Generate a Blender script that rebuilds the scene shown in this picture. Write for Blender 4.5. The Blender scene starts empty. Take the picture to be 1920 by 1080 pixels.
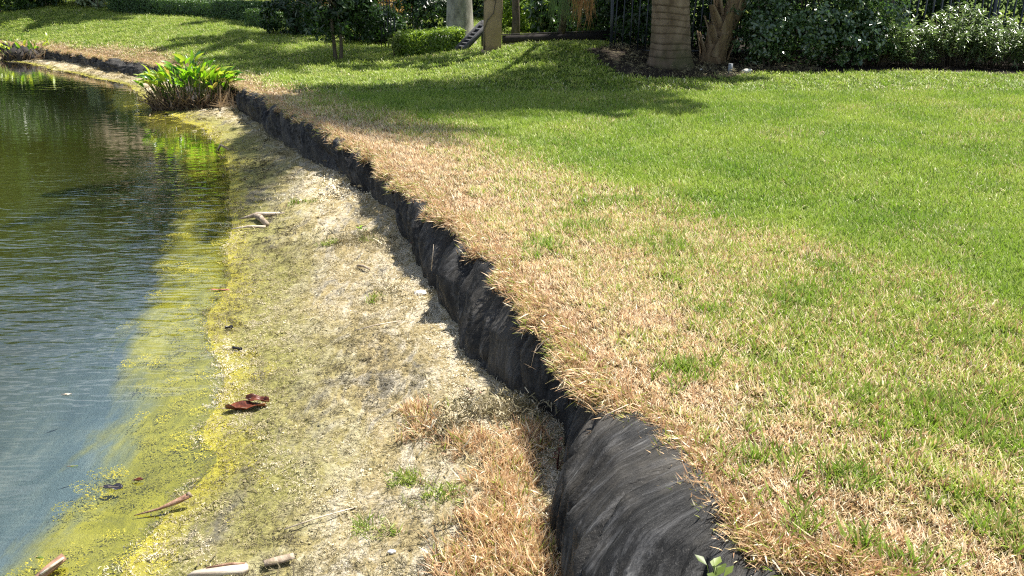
import bpy, math, random
import numpy as np
from mathutils import Vector, Matrix, Euler
R = math.radians
rnd = random.Random(7)
rng = np.random.default_rng(11)
sc = bpy.context.scene
col = sc.collection

# ------------------------------------------------------------------ camera
F_PX, CAM_H = 1700.0, 1.6
PITCH = math.atan(600 / F_PX)
cam = bpy.data.objects.new('camera', bpy.data.cameras.new('camera'))
col.objects.link(cam)
cam.location = (0, 0, CAM_H)
cam.rotation_euler = (R(90) - PITCH, 0, 0)
cam.data.sensor_width = 36
cam.data.lens = 36 * F_PX / 1920
cam.data.clip_start = 0.05
cam.data.clip_end = 500
sc.camera = cam

# ------------------------------------------------------------------ sky, sun, exposure
SUN_EL, SUN_AZ = 61.0, 53.0           # azimuth measured from +Y towards +X
w = bpy.data.worlds.new('World'); sc.world = w; w.use_nodes = True
wn = w.node_tree
for n in list(wn.nodes): wn.nodes.remove(n)
sky = wn.nodes.new('ShaderNodeTexSky'); sky.sky_type = 'NISHITA'; sky.sun_disc = False
sky.sun_elevation = R(SUN_EL); sky.sun_rotation = R(SUN_AZ); sky.air_density = 1.0; sky.dust_density = 0.6; sky.ozone_density = 1.5
# thin broken clouds in the sky dome
tc = wn.nodes.new('ShaderNodeTexCoord')
mp = wn.nodes.new('ShaderNodeMapping'); mp.inputs['Scale'].default_value = (1.2, 1.2, 4.0)
nz = wn.nodes.new('ShaderNodeTexNoise'); nz.inputs['Scale'].default_value = 2.6; nz.inputs['Detail'].default_value = 7
cr = wn.nodes.new('ShaderNodeValToRGB'); cr.color_ramp.elements[0].position = .49; cr.color_ramp.elements[1].position = .70
cr.color_ramp.elements[0].color = (0, 0, 0, 1); cr.color_ramp.elements[1].color = (.75, .75, .75, 1)
mxw = wn.nodes.new('ShaderNodeMix'); mxw.data_type = 'RGBA'
mxw.inputs[7].default_value = (18, 18.4, 19, 1)
bg = wn.nodes.new('ShaderNodeBackground'); bg.inputs['Strength'].default_value = 0.062
wo = wn.nodes.new('ShaderNodeOutputWorld')
L = wn.links
L.new(tc.outputs['Generated'], mp.inputs['Vector']); L.new(mp.outputs[0], nz.inputs['Vector']); L.new(nz.outputs['Fac'], cr.inputs[0])
L.new(cr.outputs[0], mxw.inputs[0]); L.new(sky.outputs[0], mxw.inputs[6]); L.new(mxw.outputs[2], bg.inputs['Color']); L.new(bg.outputs[0], wo.inputs[0])

sl = bpy.data.lights.new('sun', 'SUN'); sl.energy = 5.0; sl.angle = R(0.5); sl.color = (1, .95, .87)
so = bpy.data.objects.new('sun', sl); col.objects.link(so)
sdir = Vector((math.sin(R(SUN_AZ)) * math.cos(R(SUN_EL)), math.cos(R(SUN_AZ)) * math.cos(R(SUN_EL)), math.sin(R(SUN_EL))))
so.rotation_euler = sdir.to_track_quat('Z', 'Y').to_euler(); so.location = sdir * 30
sc.view_settings.view_transform = 'Standard'; sc.view_settings.look = 'None'
sc.view_settings.exposure = 1.15; sc.view_settings.gamma = 1.0; sc.view_settings.use_curve_mapping = False
sc.render.engine = 'CYCLES'
sc.cycles.use_denoising = False
sc.cycles.filter_width = 1.2
sc.cycles.sample_clamp_indirect = 3.0
sc.cycles.max_bounces = 7; sc.cycles.diffuse_bounces = 3; sc.cycles.glossy_bounces = 3; sc.cycles.transmission_bounces = 4; sc.cycles.transparent_max_bounces = 8
sc.cycles.caustics_reflective = False; sc.cycles.caustics_refractive = False

# ------------------------------------------------------------------ helpers
def at(px, py, z):
    """world point seen at a photo pixel, on the level z"""
    x = (px - 960) / F_PX; y = (540 - py) / F_PX
    dy = math.cos(PITCH) + y * math.sin(PITCH); dz = -math.sin(PITCH) + y * math.cos(PITCH)
    t = (z - CAM_H) / dz
    return (x * t, dy * t, z)

def tag(o, label=None, cat=None, group=None, kind=None):
    if label: o['label'] = label
    if cat: o['category'] = cat
    if group: o['group'] = group
    if kind: o['kind'] = kind
    return o

def thing(name, label, cat, loc=(0, 0, 0), rz=0.0, group=None):
    o = bpy.data.objects.new(name, None); col.objects.link(o)
    o.empty_display_size = .1; o.location = loc; o.rotation_euler = (0, 0, rz)
    return tag(o, label, cat, group)

def mesh_np(name, V, F, mat=None, attrs=None, smooth=False):
    V = np.asarray(V, dtype=np.float32).reshape(-1, 3)
    me = bpy.data.meshes.new(name)
    me.vertices.add(len(V)); me.vertices.foreach_set('co', V.ravel())
    if isinstance(F, np.ndarray):
        k = F.shape[1]; nf = F.shape[0]
        me.loops.add(nf * k); me.loops.foreach_set('vertex_index', F.astype(np.int32).ravel())
        me.polygons.add(nf); me.polygons.foreach_set('loop_start', np.arange(0, nf * k, k, dtype=np.int32))
    else:
        tot = sum(len(f) for f in F); me.loops.add(tot)
        me.loops.foreach_set('vertex_index', np.array([i for f in F for i in f], dtype=np.int32))
        st = np.cumsum([0] + [len(f) for f in F])[:-1].astype(np.int32)
        me.polygons.add(len(F)); me.polygons.foreach_set('loop_start', st)
    if smooth: me.polygons.foreach_set('use_smooth', np.ones(len(me.polygons), dtype=bool))
    me.update(calc_edges=True); me.validate()
    for k, v in (attrs or {}).items():
        a = me.attributes.new(k, 'FLOAT', 'POINT'); a.data.foreach_set('value', np.asarray(v, dtype=np.float32).ravel())
    if mat: me.materials.append(mat)
    return me

def obj(name, me, parent=None, loc=None, rot=None, scale=None):
    o = bpy.data.objects.new(name, me); col.objects.link(o)
    if parent is not None: o.parent = parent
    if loc is not None: o.location = loc
    if rot is not None: o.rotation_euler = rot
    if scale is not None: o.scale = scale if hasattr(scale, '__len__') else (scale,) * 3
    return o

class MB:
    """collects shapes into one mesh"""
    def __init__(s): s.V = []; s.F = []
    def add(s, V, F):
        b = len(s.V); s.V += [tuple(v) for v in V]; s.F += [tuple(i + b for i in f) for f in F]
    def box(s, c, d, rot=(0, 0, 0), bev=0.0):
        m = Euler(rot).to_matrix(); x, y, z = d[0] / 2, d[1] / 2, d[2] / 2
        if bev <= 0:
            P = [(-x, -y, -z), (x, -y, -z), (x, y, -z), (-x, y, -z), (-x, -y, z), (x, -y, z), (x, y, z), (-x, y, z)]
            s.add([Vector(c) + m @ Vector(p) for p in P], [(0, 3, 2, 1), (4, 5, 6, 7), (0, 1, 5, 4), (1, 2, 6, 5), (2, 3, 7, 6), (3, 0, 4, 7)])
        else:
            b = bev; ring = [(-x + b, -y), (x - b, -y), (x, -y + b), (x, y - b), (x - b, y), (-x + b, y), (-x, y - b), (-x, -y + b)]
            P = [(p[0], p[1], q) for q in (-z, z) for p in ring]
            Fc = [tuple(range(7, -1, -1)), tuple(range(8, 16))] + [(i, (i + 1) % 8, (i + 1) % 8 + 8, i + 8) for i in range(8)]
            s.add([Vector(c) + m @ Vector(p) for p in P], Fc)
    def tube(s, pts, rad, n=8, jit=0.0, cap=True):
        pts = [Vector(p) for p in pts]; b = []; up = Vector((.13, .31, .94))
        for i, p in enumerate(pts):
            d = (pts[min(i + 1, len(pts) - 1)] - pts[max(i - 1, 0)]).normalized()
            u = d.cross(up)
            if u.length < .05: u = d.cross(Vector((1, 0, 0)))
            u.normalize(); v = d.cross(u)
            r = rad[i] if hasattr(rad, '__len__') else rad
            for k in range(n):
                a = 2 * math.pi * k / n; q = r * (1 + jit * (rnd.random() - .5))
                b.append(p + (u * math.cos(a) + v * math.sin(a)) * q)
        F = [(i * n + k, (i + 1) * n + k, (i + 1) * n + (k + 1) % n, i * n + (k + 1) % n) for i in range(len(pts) - 1) for k in range(n)]
        if cap: F += [tuple(range(n)), tuple((len(pts) - 1) * n + k for k in range(n - 1, -1, -1))]
        s.add(b, F)
    def build(s, name, mat, parent=None, smooth=False, **kw):
        return obj(name, mesh_np(name, s.V, s.F, mat, smooth=smooth), parent, **kw)

def vnoise(x, y, seed=0):
    xi = np.floor(x).astype(np.int64); yi = np.floor(y).astype(np.int64); fx = x - xi; fy = y - yi
    fx = fx * fx * (3 - 2 * fx); fy = fy * fy * (3 - 2 * fy)
    def h(a, b):
        n = (a * 374761393 + b * 668265263 + seed * 1442695041) & 0xffffffff
        n = ((n ^ (n >> 13)) * 1274126177) & 0xffffffff
        return ((n ^ (n >> 16)) & 0xffff) / 65535.0
    return (h(xi, yi) * (1 - fx) + h(xi + 1, yi) * fx) * (1 - fy) + (h(xi, yi + 1) * (1 - fx) + h(xi + 1, yi + 1) * fx) * fy

def fbm(x, y, oct=4, seed=0):
    s = 0; a = .5; t = 0
    for k in range(oct):
        s = s + a * vnoise(x * 2 ** k + 17.3 * k, y * 2 ** k - 9.1 * k, seed + k); t += a; a *= .55
    return s / t

def sstep(a, b, x):
    t = np.clip((x - a) / (b - a), 0, 1); return t * t * (3 - 2 * t)

def polydist(P, X, Y, vals=None):
    """distance to an open polyline, sign (+ on the right of its direction) and optional value of the nearest point"""
    P = np.asarray(P, float); best = np.full(X.shape, 1e9); sg = np.ones(X.shape); va = np.zeros(X.shape)
    for i in range(len(P) - 1):
        a = P[i][:2]; d = P[i + 1][:2] - a; l2 = d @ d
        t = np.clip(((X - a[0]) * d[0] + (Y - a[1]) * d[1]) / l2, 0, 1)
        dx = X - a[0] - t * d[0]; dy = Y - a[1] - t * d[1]; dd = np.hypot(dx, dy)
        m = dd < best - 1e-9
        best = np.where(m, dd, best)
        sg = np.where(m, np.where(d[0] * (Y - a[1]) - d[1] * (X - a[0]) < 0, 1.0, -1.0), sg)
        if vals is not None: va = np.where(m, vals[i] * (1 - t) + vals[i + 1] * t, va)
    return (best * sg, va) if vals is not None else best * sg

def smooth_path(P, n=6):
    P = [np.array(p, float) for p in P]; out = []
    for i in range(len(P) - 1):
        p0 = P[max(i - 1, 0)]; p1 = P[i]; p2 = P[i + 1]; p3 = P[min(i + 2, len(P) - 1)]
        for k in range(n):
            t = k / n
            out.append(.5 * ((2 * p1) + (-p0 + p2) * t + (2 * p0 - 5 * p1 + 4 * p2 - p3) * t * t + (-p0 + 3 * p1 - 3 * p2 + p3) * t ** 3))
    out.append(P[-1]); return np.array(out)

# ------------------------------------------------------------------ materials
class N:
    def __init__(s, name):
        s.m = bpy.data.materials.new(name); s.m.use_nodes = True; s.t = s.m.node_tree
        for n in list(s.t.nodes): s.t.nodes.remove(n)
        s.out = s.t.nodes.new('ShaderNodeOutputMaterial')
    def n(s, typ, **kw):
        x = s.t.nodes.new(typ)
        for k, v in kw.items():
            if k.startswith('_'): setattr(x, k[1:], v)
            else: s.set(x.inputs[k.replace('__', ' ')], v)
        return x
    def set(s, sock, v):
        if isinstance(v, bpy.types.NodeSocket): s.t.links.new(v, sock)
        elif isinstance(v, tuple) and len(v) == 3 and sock.type == 'RGBA': sock.default_value = (*v, 1)
        else: sock.default_value = v
    def noise(s, scale, detail=4, rough=.55, vec=None, dist=0.0):
        x = s.n('ShaderNodeTexNoise', Scale=scale, Detail=detail, Roughness=rough, Distortion=dist)
        if vec is not None: s.set(x.inputs['Vector'], vec)
        return x.outputs['Fac']
    def pos(s, scale=(1, 1, 1), rot=(0, 0, 0), obj=False):
        g = s.n('ShaderNodeTexCoord').outputs['Object'] if obj else s.n('ShaderNodeNewGeometry').outputs['Position']
        m = s.n('ShaderNodeMapping'); s.set(m.inputs['Vector'], g); m.inputs['Scale'].default_value = scale; m.inputs['Rotation'].default_value = rot
        return m.outputs[0]
    def ramp(s, fac, stops):
        x = s.n('ShaderNodeValToRGB'); s.set(x.inputs[0], fac); e = x.color_ramp.elements
        while len(e) < len(stops): e.new(.5)
        for i, (p, c) in enumerate(stops):
            e[i].position = p; e[i].color = (*c, 1) if isinstance(c, tuple) else (c, c, c, 1)
        return x.outputs[0]
    def mix(s, fac, a, b, blend='MIX'):
        x = s.n('ShaderNodeMix', _data_type='RGBA', _blend_type=blend); s.set(x.inputs[0], fac); s.set(x.inputs[6], a); s.set(x.inputs[7], b); return x.outputs[2]
    def attr(s, name, inst=False):
        x = s.n('ShaderNodeAttribute', _attribute_name=name)
        if inst: x.attribute_type = 'INSTANCER'
        return x.outputs['Fac']
    def math(s, op, a, b=0.0, clamp=False):
        x = s.n('ShaderNodeMath', _operation=op, _use_clamp=clamp); s.set(x.inputs[0], a); s.set(x.inputs[1], b); return x.outputs[0]
    def bump(s, h, strength=.5, dist=.01):
        x = s.n('ShaderNodeBump', Strength=strength, Distance=dist); s.set(x.inputs['Height'], h); return x.outputs[0]
    def bsdf(s, color, rough=.8, spec=.3, normal=None, **kw):
        x = s.n('ShaderNodeBsdfPrincipled'); s.set(x.inputs['Base Color'], color); s.set(x.inputs['Roughness'], rough); s.set(x.inputs['Specular IOR Level'], spec)
        if normal is not None: s.set(x.inputs['Normal'], normal)
        return x.outputs[0]
    def done(s, shader): s.set(s.out.inputs[0], shader); return s.m
    def leafy(s, color, transl, tf=.35, rough=.4, spec=.5):
        """leaf surface with light coming through it"""
        b = s.bsdf(color, rough, spec)
        t = s.n('ShaderNodeBsdfTranslucent'); s.set(t.inputs[0], transl)
        m = s.n('ShaderNodeMixShader'); s.set(m.inputs[0], tf); s.set(m.inputs[1], b); s.set(m.inputs[2], t.outputs[0])
        return s.done(m.outputs[0])

def leaf_mat(name, dark, light, tr, tf=.3, rough=.4, spec=.5, patch=1.2):
    k = N(name); a = k.attr('br'); nz_ = k.noise(patch, 3, vec=k.pos())
    c = k.mix(a, dark, light); c = k.mix(k.ramp(nz_, [(.35, 0.0), (.7, .5)]), c, light)
    hs = k.n('ShaderNodeHueSaturation', Value=k.math('MULTIPLY_ADD', a, .5)); k.set(hs.inputs['Color'], tr)
    hs.inputs['Value'].default_value = 1
    k.t.links.remove(hs.inputs['Value'].links[0]) if hs.inputs['Value'].links else None
    return k.leafy(c, hs.outputs[0], tf, rough, spec)

M = {}
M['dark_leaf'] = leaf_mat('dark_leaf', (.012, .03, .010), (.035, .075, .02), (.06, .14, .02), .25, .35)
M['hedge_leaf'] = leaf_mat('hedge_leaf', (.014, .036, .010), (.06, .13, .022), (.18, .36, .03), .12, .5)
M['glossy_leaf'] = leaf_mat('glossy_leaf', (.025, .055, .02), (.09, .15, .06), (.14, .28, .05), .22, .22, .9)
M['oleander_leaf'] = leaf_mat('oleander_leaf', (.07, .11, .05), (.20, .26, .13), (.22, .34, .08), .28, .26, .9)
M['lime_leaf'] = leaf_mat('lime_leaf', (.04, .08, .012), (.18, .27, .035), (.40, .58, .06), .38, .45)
M['croton_leaf'] = leaf_mat('croton_leaf', (.35, .20, .08), (.45, .38, .12), (.6, .42, .15), .45, .5)
M['pale_leaf'] = leaf_mat('pale_leaf', (.25, .32, .15), (.55, .6, .4), (.5, .6, .3), .35, .4)
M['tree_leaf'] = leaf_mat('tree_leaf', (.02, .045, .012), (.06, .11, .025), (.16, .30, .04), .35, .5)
M['frond'] = leaf_mat('frond', (.03, .06, .015), (.07, .13, .03), (.22, .36, .05), .35, .35)
M['dry_frond'] = leaf_mat('dry_frond', (.22, .10, .04), (.42, .24, .10), (.5, .28, .1), .4, .7, .2)

k = N('grass_blade')                     # colour of each blade: green or straw according to the tuft it stands in
br = k.attr('br'); dry = k.attr('dry', True); tint = k.attr('tint', True); hgt = k.attr('hgt')
isdry = k.ramp(k.math('ADD', k.math('SUBTRACT', dry, br), .5), [(.42, 0.0), (.58, 1.0)])
g = k.mix(tint, (.12, .22, .025), (.32, .40, .07))
g = k.mix(k.math('MULTIPLY', k.math('ADD', k.math('MULTIPLY', br, .5), dry), .75, True), g, (.46, .48, .10))
s2 = k.attr('br2')
st = k.ramp(s2, [(0.0, (.27, .14, .08)), (.25, (.60, .37, .22)), (.55, (.84, .63, .37)), (1.0, (.96, .89, .68))])
c = k.mix(isdry, g, st)
c = k.mix(k.ramp(hgt, [(0.0, .85), (.45, 0.0)]), c, (.045, .034, .016))  # blade bases darkened in the colour as shade between blades
tr = k.mix(isdry, k.mix(tint, (.22, .42, .03), (.42, .58, .08)), k.mix(.25, st, (.8, .58, .25)))
M['grass'] = k.leafy(c, tr, .28, .5, .35)

k = N('litter')                          # shore litter: fibres, shell grit, algae crumbs
tint = k.attr('tint', True); br = k.attr('br')
c = k.ramp(k.math('ADD', k.math('MULTIPLY', tint, .75), k.math('MULTIPLY', br, .25)),
           [(0.0, (.04, .034, .024)), (.2, (.11, .092, .055)), (.38, (.20, .175, .09)), (.55, (.38, .325, .19)), (.75, (.58, .51, .36)), (1.0, (.80, .74, .60))])
M['litter'] = k.done(k.bsdf(c, .85, .2))
k = N('algae')
tint = k.attr('tint', True); br = k.attr('br')
c = k.ramp(k.math('ADD', k.math('MULTIPLY', tint, .6), k.math('MULTIPLY', br, .4)), [(0.0, (.16, .15, .03)), (.5, (.42, .37, .04)), (1.0, (.66, .58, .07))])
M['algae'] = k.leafy(c, c, .25, .45, .4)

def plain(name, stops, scale, rough=.8, spec=.3, bumps=.4, bd=.01, stretch=(1, 1, 1), detail=6):
    k = N(name); v = k.pos(stretch, obj=True); f = k.noise(scale, detail, .6, v)
    return k.done(k.bsdf(k.ramp(f, stops), rough, spec, k.bump(k.noise(scale * 3, 5, .6, v), bumps, bd)))
M['bark'] = plain('bark', [(.3, (.05, .04, .03)), (.7, (.17, .14, .10))], 9, .9, .2, .8, .02, (1, 1, .3))
M['palm_ring'] = None
M['palm_grey'] = plain('palm_grey', [(.3, (.14, .135, .11)), (.62, (.38, .36, .30)), (.8, (.5, .48, .40))], 7, .8, .25, .5, .01, (1, 1, .5))
M['boot'] = plain('boot', [(.25, (.06, .04, .022)), (.5, (.22, .155, .09)), (.8, (.44, .35, .22))], 8, .85, .2, .7, .01, (1, 1, .25))
M['drift'] = plain('drift', [(.3, (.10, .07, .045)), (.5, (.32, .25, .18)), (.75, (.62, .54, .43))], 34, .8, .25, .8, .006, (1, .25, 1))
M['driftpale'] = plain('driftpale', [(.25, (.20, .15, .11)), (.5, (.52, .44, .34)), (.75, (.74, .67, .56))], 30, .85, .2, .6, .004, (.2, 1, 1))
M['redwood'] = plain('redwood', [(.3, (.10, .05, .03)), (.52, (.34, .20, .13)), (.75, (.60, .42, .30))], 34, .8, .3, .7, .006, (1, .2, 1))
M['redleaf'] = plain('redleaf', [(.35, (.05, .012, .006)), (.5, (.16, .04, .016)), (.68, (.40, .17, .07))], 16, .4, .5, .6, .006, (1, .3, 1))
M['pinkleaf'] = plain('pinkleaf', [(.3, (.32, .10, .07)), (.7, (.52, .24, .16))], 14, .5, .4, .3)
M['paleleaf'] = plain('paleleaf', [(.3, (.45, .36, .28)), (.7, (.72, .64, .54))], 14, .5, .4, .3)
M['darkleaf'] = plain('darkleaf', [(.3, (.010, .010, .014)), (.7, (.035, .03, .04))], 12, .3, .5, .4)
M['shell'] = plain('shell', [(.3, (.55, .52, .48)), (.7, (.85, .83, .80))], 20, .6, .4, .5)
M['rock'] = plain('rock', [(.3, (.45, .42, .34)), (.7, (.8, .78, .70))], 9, .9, .2, .8, .02)
M['woodgrey'] = plain('woodgrey', [(.3, (.05, .05, .054)), (.7, (.13, .13, .135))], 9, .75, .3, .5, .005, (1, .2, 1))
M['metal_dark'] = plain('metal_dark', [(.3, (.010, .014, .018)), (.7, (.03, .038, .045))], 6, .35, .5, .1)
M['stucco'] = plain('stucco', [(.3, (.25, .185, .12)), (.7, (.40, .30, .20))], 5, .95, .15, .6, .008)
M['pvc'] = plain('pvc', [(.3, (.20, .21, .22)), (.7, (.32, .33, .34))], 8, .5, .4, .1)
M['darkboard'] = plain('darkboard', [(.3, (.014, .012, .012)), (.7, (.045, .038, .034))], 7, .8, .3, .5, .01, (.2, 1, 1))
M['stalk'] = leaf_mat('stalk', (.035, .018, .012), (.55, .42, .28), (.3, .2, .1), .12, .7, .2, patch=6)
M['weed'] = leaf_mat('weed', (.06, .10, .02), (.20, .26, .05), (.3, .42, .06), .35, .45)
M['redtwig'] = leaf_mat('redtwig', (.10, .03, .025), (.26, .10, .07), (.3, .1, .05), .15, .6)
M['clump_green'] = leaf_mat('clump_green', (.05, .15, .012), (.14, .30, .02), (.34, .66, .02), .45, .32, .6, patch=5)
M['clump_lime'] = leaf_mat('clump_lime', (.20, .30, .02), (.34, .42, .04), (.52, .66, .05), .42, .35, .5, patch=5)
M['clump_dark'] = leaf_mat('clump_dark', (.015, .07, .014), (.035, .12, .02), (.05, .20, .02), .25, .28, .7, patch=5)
M['clump_yellow'] = leaf_mat('clump_yellow', (.50, .36, .06), (.62, .50, .20), (.75, .55, .12), .4, .5, .3, patch=5)
M['house_wall'] = plain('house_wall', [(.3, (.50, .40, .29)), (.7, (.58, .47, .35))], 2, .95, .1, .2)
M['house_roof'] = plain('house_roof', [(.3, (.22, .12, .08)), (.7, (.36, .22, .15))], 6, .9, .2, .6)
M['glass'] = N('glass'); M['glass'] = M['glass'].done(M['glass'].bsdf((.03, .04, .05), .08, .8))

k = N('palm_ring')
v = k.pos((1, 1, .5), obj=True); f = k.noise(6, 6, .6, v); f2 = k.noise(2.2, 4, .6, k.pos((1, 1, 1), obj=True))
c = k.ramp(f, [(.3, (.11, .075, .045)), (.55, (.24, .175, .115)), (.75, (.34, .26, .18))])
c = k.mix(k.ramp(k.attr('ring'), [(0.0, .85), (.35, 0.0)]), c, (.05, .032, .02))
low = k.ramp(k.attr('low'), [(0.0, 1.0), (1.0, 0.0)])
c = k.mix(k.math('MULTIPLY', low, k.ramp(f2, [(.42, 0.0), (.58, .9)])), c, (.065, .075, .02))
c = k.mix(k.math('MULTIPLY', low, .45), c, (.05, .042, .028))
M['palm_ring'] = k.done(k.bsdf(c, .85, .25, k.bump(k.noise(30, 5, .6, k.pos((1, 1, .25), obj=True)), .6, .01)))

# lawn soil/thatch under the blades
k = N('lawn_soil'); dry = k.attr('dry')
f = k.noise(14, 8, .7, k.pos()); f2 = k.noise(90, 4, .7, k.pos())
green = k.ramp(f, [(.3, (.045, .085, .012)), (.7, (.13, .21, .03))])
straw = k.ramp(f, [(.3, (.12, .075, .03)), (.7, (.30, .21, .095))])
c = k.mix(dry, green, straw); c = k.mix(k.ramp(f2, [(.35, .75), (.6, 0.0)]), c, (.03, .026, .012))
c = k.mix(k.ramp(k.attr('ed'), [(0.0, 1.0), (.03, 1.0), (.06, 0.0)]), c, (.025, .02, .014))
M['lawn_soil'] = k.done(k.bsdf(c, .95, .1, k.bump(f2, 1.0, .02)))

k = N('mulch'); f = k.noise(9, 8, .7, k.pos()); f2 = k.noise(60, 5, .7, k.pos())
c = k.ramp(f2, [(.3, (.008, .006, .005)), (.55, (.030, .022, .016)), (.75, (.085, .065, .05))])
c = k.mix(k.ramp(f, [(.5, 0.0), (.75, .7)]), c, (.05, .04, .028))
M['mulch'] = k.done(k.bsdf(c, .95, .15, k.bump(f2, 1.0, .03)))

# shore: sand, pale shell grit, dried algae, wet mud; wd = metres above (+) or beyond (-) the waterline
k = N('shore'); wd = k.attr('wd'); wdry = k.attr('wdry')
P1 = k.pos((1, 1, 1)); Ps = k.pos((1.5, .55, 1), (0, 0, R(-14)))
n1 = k.noise(1.5, 6, .65, Ps, .6); n2 = k.noise(5.5, 8, .72, Ps, .8); n3 = k.noise(45, 6, .75, P1); n4 = k.noise(160, 4, .7, P1)
pale = k.ramp(n3, [(.28, (.24, .20, .14)), (.45, (.48, .42, .30)), (.62, (.74, .67, .53)), (.8, (.90, .86, .77))])
straw = k.ramp(n3, [(.3, (.15, .12, .055)), (.5, (.34, .27, .13)), (.75, (.52, .44, .25))])
olive = k.ramp(n3, [(.3, (.09, .085, .03)), (.5, (.25, .235, .07)), (.75, (.44, .41, .15))])
mud = k.ramp(n3, [(.3, (.04, .038, .03)), (.7, (.17, .155, .12))])
yel = k.ramp(n2, [(.3, (.20, .19, .03)), (.5, (.42, .38, .035)), (.7, (.62, .54, .05))])
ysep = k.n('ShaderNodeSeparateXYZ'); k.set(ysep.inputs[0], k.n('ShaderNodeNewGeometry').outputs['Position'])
silt_sky = k.ramp(k.math('DIVIDE', ysep.outputs['Y'], 10.0), [(.40, 1.0), (.66, 0.0)])
deep = k.ramp(k.noise(3.5, 8, .68, Ps), [(.25, (.09, .15, .19)), (.5, (.17, .24, .27)), (.75, (.30, .36, .35))])  # bluish silt tones also hold painted sky reflection near the camera
c = k.mix(k.ramp(n2, [(.46, 0.0), (.58, 1.0)]), straw, pale)
wet = k.math('ADD', wdry, k.math('MULTIPLY', k.math('SUBTRACT', n1, .5), 1.1))
c = k.mix(k.ramp(k.math('MULTIPLY', wet, 1.0), [(.28, 1.0), (.80, 0.0)]), c, olive)
c = k.mix(k.ramp(k.math('ADD', k.math('MULTIPLY', n1, .5), k.math('MULTIPLY', n2, .5)), [(.53, 0.0), (.60, .85)]), c, mud)
c = k.mix(k.ramp(n4, [(.30, .5), (.44, 0.0)]), c, (.06, .052, .032))
alg = k.math('ADD', wd, k.math('MULTIPLY', k.math('SUBTRACT', n2, .5), .35))
c = k.mix(k.ramp(k.math('ADD', alg, .5), [(.44, 1.0), (.70, 0.0)]), c, yel)
dp = k.math('ADD', wd, k.math('MULTIPLY', k.math('SUBTRACT', k.noise(2.6, 6, .65, Ps, .5), .5), .7))
deep = k.mix(silt_sky, (.030, .036, .010), deep)
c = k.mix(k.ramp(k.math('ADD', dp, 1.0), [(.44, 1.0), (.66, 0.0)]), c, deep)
c = k.mix(k.ramp(k.math('ADD', k.math('MULTIPLY', k.math('ADD', wd, k.math('MULTIPLY', n1, .6)), .5), 1.0), [(.10, 1.0), (.62, 0.0)]), c, (.016, .024, .010))
hgt_ = k.math('ADD', k.math('MULTIPLY', n3, .6), k.math('MULTIPLY', n4, .4))
ro = k.ramp(k.math('ADD', wd, .5), [(.5, .35), (.8, .92)])
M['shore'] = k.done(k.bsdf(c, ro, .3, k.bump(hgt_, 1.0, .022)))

# black erosion-control liner
k = N('liner'); v = k.attr('pv'); u = k.attr('pu')
cx = k.n('ShaderNodeCombineXYZ'); k.set(cx.inputs[0], k.math('MULTIPLY', k.math('ADD', u, k.math('MULTIPLY', v, .22)), 1.0)); k.set(cx.inputs[1], k.math('MULTIPLY', v, .10))
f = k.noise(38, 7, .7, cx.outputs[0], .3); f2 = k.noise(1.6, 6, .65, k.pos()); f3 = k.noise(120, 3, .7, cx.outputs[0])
c = k.ramp(f, [(.36, (.004, .004, .004)), (.51, (.017, .017, .017)), (.62, (.062, .062, .063)), (.76, (.26, .255, .24))])  # pale streaks put both dust and sunlit sheen into the colour
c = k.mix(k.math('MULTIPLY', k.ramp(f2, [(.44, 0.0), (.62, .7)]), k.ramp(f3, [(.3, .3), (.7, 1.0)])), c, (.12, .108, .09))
c = k.mix(k.ramp(k.noise(420, 2, .5, k.pos()), [(.69, 0.0), (.74, .6)]), c, (.35, .33, .28))
c = k.mix(k.ramp(v, [(.88, 0.0), (1.0, .75)]), c, (.20, .18, .10))
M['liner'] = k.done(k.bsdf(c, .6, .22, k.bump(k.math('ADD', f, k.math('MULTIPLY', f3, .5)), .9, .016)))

# pond water
k = N('water')
v1 = k.pos((1.0, 2.3, 1), (0, 0, R(-6))); v2 = k.pos((1.6, 5.0, 1), (0, 0, R(12)))
a = k.noise(2.0, 2, .40, v1, .9); b = k.noise(4.5, 1, .4, v2); c_ = k.noise(.5, 2, .5, k.pos())
gp = k.n('ShaderNodeTexGradient', _gradient_type='SPHERICAL'); mg = k.n('ShaderNodeMapping'); k.set(mg.inputs['Vector'], k.n('ShaderNodeNewGeometry').outputs['Position']); mg.inputs['Location'].default_value = (1.0, -1.45, 0); mg.inputs['Scale'].default_value = (.26, .21, 0); k.set(gp.inputs[0], mg.outputs[0])
c_ = k.math('ADD', k.math('MULTIPLY', c_, .45), gp.outputs['Fac'])
h = k.math('ADD', k.math('MULTIPLY', a, 1.0), k.math('MULTIPLY', b, .35))
bm = k.n('ShaderNodeBump', Distance=.0072); k.set(bm.inputs['Height'], h); k.set(bm.inputs['Strength'], k.ramp(c_, [(.25, .25), (.85, 1.4)]))
gl = k.n('ShaderNodeBsdfGlossy', Roughness=.03); k.set(gl.inputs['Normal'], bm.outputs[0]); k.set(gl.inputs['Color'], (1, 1, 1))
tr = k.n('ShaderNodeBsdfTransparent'); tr.inputs[0].default_value = (.84, .88, .86, 1)
df = k.n('ShaderNodeBsdfDiffuse'); df.inputs[0].default_value = (.050, .058, .010, 1)
m1 = k.n('ShaderNodeMixShader'); k.set(m1.inputs[1], tr.outputs[0]); k.set(m1.inputs[2], df.outputs[0]); k.set(m1.inputs[0], k.ramp(k.attr('wd'), [(0.0, .05), (1.0, .97)]))
fr = k.n('ShaderNodeFresnel', IOR=1.333); k.set(fr.inputs['Normal'], bm.outputs[0])
m2 = k.n('ShaderNodeMixShader'); k.set(m2.inputs[0], k.math('MULTIPLY', fr.outputs[0], 1.9, True)); k.set(m2.inputs[1], m1.outputs[0]); k.set(m2.inputs[2], gl.outputs[0])
M['water'] = k.done(m2.outputs[0])

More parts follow.
